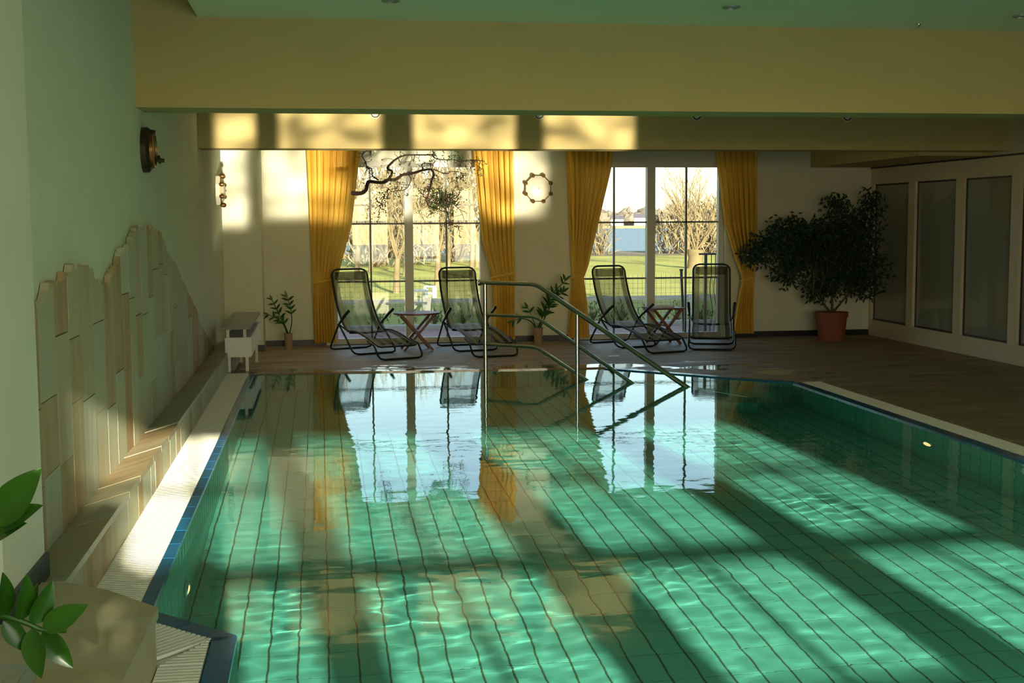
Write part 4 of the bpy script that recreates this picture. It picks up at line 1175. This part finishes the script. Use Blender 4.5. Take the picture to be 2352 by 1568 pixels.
# crown: leaf clusters inside lobes matching its ragged outline
lobes = [(-0.85, 1.22, 0.30, 0.26), (-0.62, 1.42, 0.26, 0.22), (-0.35, 1.20, 0.36, 0.36), (0.0, 1.30, 0.40, 0.40), (0.30, 1.45, 0.36, 0.34), (0.38, 1.10, 0.28, 0.40), (0.10, 0.85, 0.42, 0.28),
         (-0.60, 0.92, 0.22, 0.26), (0.50, 1.75, 0.14, 0.22), (0.02, 1.75, 0.16, 0.16), (-1.05, 1.10, 0.18, 0.18), (0.45, 0.72, 0.22, 0.22), (-0.15, 0.66, 0.25, 0.18)]
lf = MB()
def leaf_quad(mb, p, d, L, W):
    d = Vector(d).normalized(); s_ = d.cross(Vector((rnd.uniform(-.6, .6), -1, rnd.uniform(-.3, .6)))).normalized()
    a = p; m1 = p + d * L * 0.45; e = p + d * L; nrm = d.cross(s_) * (L * 0.08)
    i = len(mb.v); mb.v += [tuple(a), tuple(m1 + s_ * W / 2 + nrm), tuple(e), tuple(m1 - s_ * W / 2 + nrm)]; mb.f.append((i, i + 1, i + 2)); mb.f.append((i, i + 2, i + 3))
for cx, cz, rx, rz_ in lobes:
    for k in range(int(1500 * rx * rz_ / 0.12 * 0.55)):
        v = Vector((rnd.gauss(0, .5), rnd.gauss(0, .5), rnd.gauss(0, .5)))
        if v.length > 1.05: continue
        p = Vector((cx + v.x * rx, v.y * 0.32, cz + v.z * rz_))
        leaf_quad(lf, p, (rnd.uniform(-.7, .7) + v.x * .4, rnd.uniform(-.6, .6), rnd.uniform(-1, .1)), rnd.uniform(.05, .085), rnd.uniform(.02, .034))
for p in tips:
    for k in range(3): leaf_quad(lf, p + Vector((rnd.uniform(-.05, .05), rnd.uniform(-.05, .05), rnd.uniform(-.05, .05))), (rnd.uniform(-1, 1), rnd.uniform(-.6, .6), rnd.uniform(-1, .3)), .07, .028)
o = lf.build('foliage', M['ficus_leaf'], fc); o['kind'] = 'stuff'

# ------------------------------------------------------------------ hanging corkscrew branch
hb = thing('hanging_branch', 'twisted leafy branch hanging in front of the left window', 'branch', (1.05, 14.3, 1.95))
BR = {'limb': ([(130, 560), (230, 565), (290, 530), (310, 460), (340, 430), (480, 440), (560, 410), (640, 405), (720, 355), (800, 345), (880, 325), (960, 300), (1060, 290), (1095, 350), (1070, 400), (1050, 470), (1025, 550), (1010, 620), (1010, 690), (1080, 730), (1150, 700), (1180, 640), (1230, 590)], .021, .006),
      'bough': ([(560, 410), (595, 350), (600, 310), (545, 280), (590, 220), (640, 180), (690, 150), (780, 125), (900, 122), (1070, 120), (1085, 95), (1045, 50)], .014, .005),
      'twig1': ([(1070, 120), (1100, 160), (1180, 180), (1300, 180), (1420, 190), (1500, 180), (1560, 185), (1600, 180), (1635, 200), (1620, 250), (1650, 290)], .006, .003),
      'twig2': ([(440, 410), (400, 390), (370, 360), (360, 285), (310, 270), (300, 210), (260, 140), (280, 100), (350, 55), (370, 20)], .007, .004),
      'twig3': ([(790, 350), (820, 400), (800, 460), (780, 495), (740, 525), (650, 535), (600, 545), (560, 510), (530, 545), (490, 620), (470, 690), (440, 760), (450, 810)], .0045, .002),
      'twig4': ([(1090, 285), (1140, 310), (1230, 340), (1300, 315), (1400, 325), (1430, 380), (1390, 385), (1360, 420), (1350, 470), (1390, 520), (1370, 590), (1300, 640)], .0045, .002),
      'twig5': ([(1150, 700), (1230, 760), (1250, 830), (1290, 890), (1320, 940), (1370, 960), (1365, 985)], .005, .002),
      'twig6': ([(1180, 640), (1300, 680), (1370, 740), (1420, 800), (1450, 880)], .004, .002),
      'twig7': ([(960, 300), (950, 230), (1020, 220), (1080, 230), (1075, 280)], .006, .003),
      'twig8': ([(1010, 620), (965, 600), (965, 540), (1000, 490), (1030, 500)], .006, .003)}
SX = 1.697 / 1770.0; SZ = 1.519 / 1568.0
def BPt(x, y, d): return Vector((0.232 + x * SX - 1.05, d, 2.41 - y * SZ - 1.95))  # branch paths are pixels of an image crop, scaled to metres
rnd = random.Random(9)
btw = []; spur = MB(); bl = MB()
for nm, (pl, r0, r1) in BR.items():
    ph = rnd.uniform(0, 6)
    pts = spline([BPt(x, y, 0.05 * sin(i * 0.9 + ph)) for i, (x, y) in enumerate(pl)], 4); K = len(pts)
    btwig = MB().tube(pts, [1.15 * (r0 + (r1 - r0) * (i / (K - 1)) ** 0.8) for i in range(K)], 8).build('limb' if r0 > .01 else 'twig', M['bark'], hb, True)
    for k in range(int(K * (1.1 if r0 < .01 else 0.9))):
        p = pts[rnd.randrange(K // 6, K)]; d = Vector((rnd.uniform(-1, 1), rnd.uniform(-.5, .5), rnd.uniform(-1, .6))).normalized(); q = p.copy(); sp_ = [q.copy()]
        for j in range(rnd.randint(4, 9)):
            d = (d + Vector((rnd.uniform(-1, 1), rnd.uniform(-.5, .5), rnd.uniform(-1, .8))) * 0.75).normalized(); q = q + d * 0.018; sp_.append(q.copy())
        spur.tube(sp_, [0.0030 * (1 - 0.6 * j / len(sp_)) for j in range(len(sp_))], 4, cap=False)
        if rnd.random() < .55:
            for j in range(rnd.randint(1, 3)): leaf_quad(bl, q, (rnd.uniform(-1, 1), rnd.uniform(-1, 1), rnd.uniform(-1, .5)), .022, .014)
for k in range(130):       # dense curly tangle on the lower right
    p = BPt(rnd.gauss(1170, 90), rnd.gauss(660, 70), rnd.uniform(-.06, .06)); d = Vector((rnd.uniform(-1, 1), rnd.uniform(-.5, .5), rnd.uniform(-1, 1))).normalized(); sp_ = [p.copy()]
    for j in range(7):
        d = (d + Vector((rnd.uniform(-1, 1), rnd.uniform(-.5, .5), rnd.uniform(-1, 1))) * 0.6).normalized(); p = p + d * 0.017; sp_.append(p.copy())
    spur.tube(sp_, 0.0028, 4, cap=False)
    for j in range(3): leaf_quad(bl, sp_[j * 2], (rnd.uniform(-1, 1), rnd.uniform(-1, 1), rnd.uniform(-1, .5)), .024, .015)
for k in range(60):
    p = BPt(rnd.uniform(1180, 1440), 150 + rnd.gauss(0, 35), rnd.uniform(-.05, .05)); leaf_quad(bl, p, (rnd.uniform(-1, 1), rnd.uniform(-1, 1), rnd.uniform(-1, .5)), .026, .017)
for k in range(60):
    p = BPt(470 + rnd.gauss(0, 40), 650 + rnd.gauss(0, 60), rnd.uniform(-.05, .05)); leaf_quad(bl, p, (rnd.uniform(-1, 1), rnd.uniform(-1, 1), rnd.uniform(-1, .5)), .022, .014)
o = spur.build('spurs', M['bark'], hb); o['kind'] = 'stuff'
o = bl.build('foliage', M['leaf'], hb); o['kind'] = 'stuff'
for x, y in ((370, 20), (1045, 50)):
    a = BPt(x, y, 0); MB().tube([a, (a.x, a.y, 2.56 - 1.95)], 0.003, 5).build('twine', M['bark'], hb)

# ------------------------------------------------------------------ outdoors
GZ0 = -0.12
M['lawn'] = principled('lawn_grass', (0.38, 0.37, 0.095), 0.95, var=0.2, scale=(0.7, 0.25, 1), spec=0.1)
M['brick'] = principled('red_brick_terrace', (0.48, 0.27, 0.22), 0.85, var=0.2, scale=(6, 3, 1))
M['reed'] = principled('dry_reed', (0.19, 0.15, 0.08), 0.9, var=0.3, scale=(3, 3, 0.8))
M['lake'] = principled('lake_water', (0.16, 0.22, 0.25), 0.45, spec=0.15, var=0.12, scale=(0.08, 0.6, 1))
M['tree'] = principled('pale_winter_bark', (0.155, 0.118, 0.055), 0.9, var=0.25, scale=(3, 3, 3))
M['treeline'] = principled('far_winter_trees', (0.135, 0.115, 0.085), 0.95, var=0.35, scale=(0.15, 0.15, 0.3))
M['fence'] = principled('weathered_fence_wood', (0.55, 0.52, 0.46), 0.85, var=0.2, scale=(3, 30, 30))
M['wire'] = principled('fence_wire', (0.16, 0.17, 0.14), 0.5, 0.5)
M['iron'] = principled('painted_iron', (0.03, 0.04, 0.045), 0.5)
M['houseroof'] = principled('house_roof', (0.10, 0.09, 0.11), 0.8)
M['shrub'] = leaf_mat('border_shrub', (0.02, 0.05, 0.012), (0.10, 0.14, 0.04), 0.6, 0.2)
L_ = MB(); L_.poly([(-40, 19.6, GZ0), (60, 19.6, GZ0), (90, 62, -0.25), (-60, 62, -0.25)])
struct('lawn', L_, M['lawn'], 'sunlit lawn outside the windows')
struct('terrace', MB().box(-12, 22, YF + 0.32, 19.6, GZ0 - 0.1, GZ0), M['brick'], 'red brick terrace outside the windows')
struct('ground_near', MB().box(-60, 60, -60, YN - 0.3, GZ0 - 0.1, GZ0 - 0.02), M['brick'], 'ground behind the viewer')
struct('shore', MB().prism([(-60, 62), (90, 62), (120, 72), (-90, 72)], -1.2, -0.25), M['reed'], 'reedy near shore')
struct('lake', MB().poly([(-200, 70, -1.0), (260, 70, -1.0), (900, 380, -1.0), (-700, 380, -1.0)]), M['lake'], 'blue lake beyond the lawn')
struct('shore_far', MB().box(-900, 1200, 380, 900, -1.2, -0.2), M['reed'], 'flat meadow on the far shore')
# far trees
rnd = random.Random(31); tl = MB()
def blob(mb, cx, cy, cz, rx, rz_, n=7, m_=4):
    i0 = len(mb.v)
    for j in range(m_ + 1):
        ph = pi / 2 * j / m_
        for k in range(n):
            a = 2 * pi * k / n; q = rnd.uniform(.8, 1.15)
            mb.v.append((cx + rx * cos(a) * cos(ph) * q, cy + rx * sin(a) * cos(ph) * q, cz + rz_ * sin(ph) * q))
    for j in range(m_):
        for k in range(n): mb.f.append((i0 + j * n + k, i0 + j * n + (k + 1) % n, i0 + (j + 1) * n + (k + 1) % n, i0 + (j + 1) * n + k))
for k in range(420):
    x = rnd.uniform(-120, 420); yy = rnd.uniform(400, 470)
    hh = rnd.uniform(2.5, 5.0) * (1.0 + 0.55 * sin(x * 0.035 + 3.2))
    blob(tl, x, yy, -0.4, rnd.uniform(2.5, 5), max(2, hh))
tlo = tl.build('far_treeline', M['treeline']); tag(tlo, 'hazy line of winter trees on the far shore', 'trees', kind='stuff')
for k, (x, s_) in enumerate(((92, 1.0), (100, 1.2), (109, 1.0), (117, 1.3), (126, 0.9))):
    nm_ = ('leftmost', 'second', 'middle', 'fourth', 'rightmost')[k]
    hsx = thing('house', '%s tiny white house on the far lake shore' % nm_, 'house', (x, 388, -0.2), rnd.uniform(-.3, .3), 'white houses on the far shore')
    MB().box(-2 * s_, 2 * s_, -2, 2, 0, 2.0 * s_).build('walls', M['white'], hsx)
    r_ = MB(); r_.v += [(-2.2 * s_, -2.3, 2.0 * s_), (2.2 * s_, -2.3, 2.0 * s_), (2.2 * s_, 2.3, 2.0 * s_), (-2.2 * s_, 2.3, 2.0 * s_), (-2.2 * s_, 0, 3.1 * s_), (2.2 * s_, 0, 3.1 * s_)]
    r_.f += [(0, 1, 5, 4), (3, 4, 5, 2), (0, 4, 3), (1, 2, 5), (0, 3, 2, 1)]
    r_.build('roof', M['houseroof'], hsx)

# bare trees
def bare_tree(name, label, loc, h, spread, seed, trunk_r=0.12, depth=4, pollard=False, up=0.5, kids=3):
    t = thing(name, label, 'tree', loc, 0, 'bare trees in the garden'); rn = random.Random(seed)
    tk = MB(); bb = MB()
    base = h * (0.16 if pollard else 0.28)
    tk.tube([(0, 0, -0.3), (0.02, 0, base * 0.5), (0.05, 0.02, base)], [trunk_r * 1.25, trunk_r, trunk_r * (1.25 if pollard else 0.85)], 9)
    def g2(p, d, L, r, dep):
        pts = [p]; cur = p.copy(); dd = d.copy()
        for k in range(3):
            dd = (dd + Vector((rn.uniform(-.22, .22), rn.uniform(-.22, .22), rn.uniform(-.05, .2)))).normalized(); cur = cur + dd * (L / 3); pts.append(cur.copy())
        bb.tube(pts, [r, r * .85, r * .7, r * .5], 4 if r < 0.03 else 6, cap=False)
        if dep > 0:
            for k in range(kids + (1 if dep < 2 else 0)):
                nd = (dd * 0.9 + Vector((rn.uniform(-1, 1) * spread, rn.uniform(-1, 1) * spread, rn.uniform(-.2, 1) * up))).normalized()
                g2(pts[rn.choice((1, 2, 3, 3))], nd, L * rn.uniform(.55, .78), r * .52, dep - 1)
    for k in range(7 if pollard else 4):
        a = rn.uniform(0, 2 * pi); g2(Vector((0.05, 0.02, base * 0.97)), Vector((cos(a) * spread, sin(a) * spread, 1.0)).normalized(), h * rn.uniform(.28, .42), trunk_r * (.14 if pollard else .5), depth - 1)
    tk.build('trunk', M['tree'], t, True); o = bb.build('branches', M['tree'], t); o['kind'] = 'stuff'
    return t
bare_tree('willow_tree', 'pollarded willow with pale trunk seen through the right window', (13.3, 44, GZ0), 3.6, 0.55, 41, 0.26, 5, True)
bare_tree('bare_tree', 'tall bare tree behind the pollarded willow', (16.6, 56, GZ0), 4.6, 0.60, 42, 0.07, 5)
bare_tree('bare_tree', 'bare tree at the right edge of the right window', (17.4, 50, GZ0), 4.0, 0.75, 43, 0.06, 5)
for k, (x, y_, h, sp_) in enumerate(((1.0, 36, 3.3, .45), (1.75, 30, 2.8, .5), (2.7, 41, 3.7, .45), (3.0, 33, 3.1, .4), (4.6, 46, 4.0, .5), (4.5, 38, 3.4, .55), (1.7, 44, 3.8, .5), (5.9, 48, 4.2, .5))):
    nm_ = ('leftmost slender', 'nearest short', 'tall upright', 'dense central', 'tall hindmost', 'rightmost spreading', 'far left tall', 'far right tall')[k]
    bare_tree('bare_tree', '%s bare tree behind the left window' % nm_, (x, y_, GZ0), h, sp_, 60 + k, 0.075, 5 if k in (2, 3, 5) else 4)
# dry hedge bushes under the trees
def bush(label, loc, w_, h, seed, mat, nleaf=900, cat='bush', group=None, lf_=(.10, .03)):
    t = thing('bush', label, cat, loc, 0, group); rn = random.Random(seed)
    tw = MB(); lq = MB()
    for k in range(46):
        a = rn.uniform(0, 2 * pi); q = rn.uniform(.1, 1)
        e = Vector((cos(a) * w_ / 2 * q, sin(a) * w_ / 2 * q, h * rn.uniform(.5, 1.0) * (1.05 - .5 * q * q)))
        m_ = e * 0.5 + Vector((rn.uniform(-.1, .1) * w_, rn.uniform(-.1, .1) * w_, 0.05 * h))
        tw.tube([(0.1 * e.x, 0.1 * e.y, 0), m_, e], [.012 * h, .008 * h, .003 * h], 4, cap=False)
    for k in range(nleaf):
        a = rn.uniform(0, 2 * pi); q = sqrt(rn.random()); z = rn.random()
        p = Vector((cos(a) * w_ / 2 * q, sin(a) * w_ / 2 * q, h * z * (1.0 - .45 * q * q)))
        d = Vector((rn.uniform(-.5, .5), rn.uniform(-.5, .5), rn.uniform(.1, 1)))
        d.normalize(); s_ = d.cross(Vector((rn.uniform(-1, 1), rn.uniform(-1, 1), .2))).normalized()
        L = lf_[0] * rn.uniform(.6, 1.2); W = lf_[1]; i = len(lq.v)
        lq.v += [tuple(p), tuple(p + d * L * .5 + s_ * W / 2), tuple(p + d * L), tuple(p + d * L * .5 - s_ * W / 2)]; lq.f.append((i, i + 1, i + 2, i + 3))
    tw.build('twigs', M['tree'], t); o = lq.build('foliage', mat, t); o['kind'] = 'stuff'
    return t
bush('dry straw-coloured thicket behind the left window, left of the mullion', (2.3, 50, -0.2), 5.0, 4.2, 71, M['reed'], 2600, lf_=(.55, .06))
bush('dry straw-coloured thicket behind the left window, right of the mullion', (5.9, 55, -0.2), 6.0, 5.0, 72, M['reed'], 2600, lf_=(.6, .06))
bush('dry reeds by the lake in the right window', (20.6, 66, -0.4), 5.6, 3.0, 73, M['reed'], 2600, lf_=(.8, .07))
bush('thin dry reeds at the left edge of the right window', (14.3, 64, -0.4), 1.1, 2.0, 74, M['reed'], 220, lf_=(.8, .05))

# fence across the lawn
def fence(label, x0, x1, y_):
    t = thing('garden_fence', label, 'fence', (x0, y_, GZ0), 0)
    L = x1 - x0
    MB().box(0, L, -0.03, 0.03, 0.27, 0.34).build('rail', M['fence'], t)
    pm = MB().box(-0.045, 0.045, -0.05, 0.05, -0.05, 0.36).mesh('post', M['fence'])
    k = 0.45
    while k < L: part('post', pm, t, (k, 0, 0)); k += 1.55
    wm = MB()
    k = 0.0
    while k < L: wm.box(k - .0018, k + .0018, -.002, .002, 0.02, 0.72); k += 0.085
    z = 0.05
    while z < 0.73: wm.box(0, L, -.002, .002, z - .0018, z + .0018); z += 0.085
    o = wm.build('wire_mesh', M['wire'], t); o['kind'] = 'stuff'
    return t
fence('low weathered rail fence with wire mesh across the lawn', -0.2, 9.6, 21.6)
# planted border along the terrace edge
rnd = random.Random(77)
k = 0
for x in [0.9, 1.35, 1.75, 2.2, 2.6, 4.3, 4.75, 5.2, 5.7, 6.1, 6.5]:
    bush('low thin border shrub outside, number %s from the left' % ('one', 'two', 'three', 'four', 'five', 'six', 'seven', 'eight', 'nine', 'ten', 'eleven')[k], (x, 19.8 + rnd.uniform(-.1, .1), GZ0 + .05), .36, rnd.uniform(.16, .34), 100 + k, M['shrub'], 45, 'shrub', 'low shrubs along the terrace edge', (.09, .02)); k += 1
struct('border_kerb', MB().box(-2, 12, 19.45, 19.62, GZ0, GZ0 + 0.07), M['fence'], 'low kerb along the terrace edge')
# dark leaning pole, wavy iron trellis, white garden chairs
pl_ = thing('garden_pole', 'thin dark pole leaning outside the right window', 'pole', (5.12, 17.6, GZ0))
MB().tube([(0.05, 0, 0), (0.0, 0, 0.95)], 0.020, 8).build('shaft', M['iron'], pl_); MB().lathe([(0.028, 0.94), (0.028, 0.965)], 10).build('cap', M['iron'], pl_)
trl = thing('wavy_trellis', 'iron trellis of wavy upright bars outside the right window', 'trellis', (5.42, 17.4, GZ0))
MB().box(-0.10, 0.55, -0.012, 0.012, 1.17, 1.195).build('top_rail', M['iron'], trl)
MB().box(-0.018, 0.018, -0.018, 0.018, 0.0, 1.17).build('post', M['iron'], trl)
for k in range(8):
    x = 0.085 + k * 0.058
    MB().tube([(x + 0.02 * sin((z_ - .2) * 9.5) * (1 if z_ < .85 else 0.0), 0, z_) for z_ in [0.02 + 1.15 * q / 24 for q in range(25)]], 0.006, 6).build('bar', M['iron'], trl, True)
def garden_stool(label, loc, rz, k):
    t = thing('garden_stool', label, 'stool', loc, rz, 'small white stools on the lawn')
    MB().box(-.17 * k, .17 * k, -.15 * k, .15 * k, .34 * k, .38 * k).build('seat', M['white'], t)
    for a in (-1, 1):
        for b2 in (-1, 1): MB().box(a * .14 * k - .025, a * .14 * k + .025, b2 * .12 * k - .02, b2 * .12 * k + .02, 0, .34 * k).build('leg', M['white'], t)
    MB().box(-.14 * k, .14 * k, -.01, .01, .12 * k, .17 * k).build('stretcher', M['white'], t)
garden_stool('small white stool on the lawn right of the left window mullion', (1.88, 24.6, GZ0), 0.2, 0.9)
garden_stool('smaller white stool further back on the lawn', (2.35, 27.5, GZ0), -0.3, 0.7)
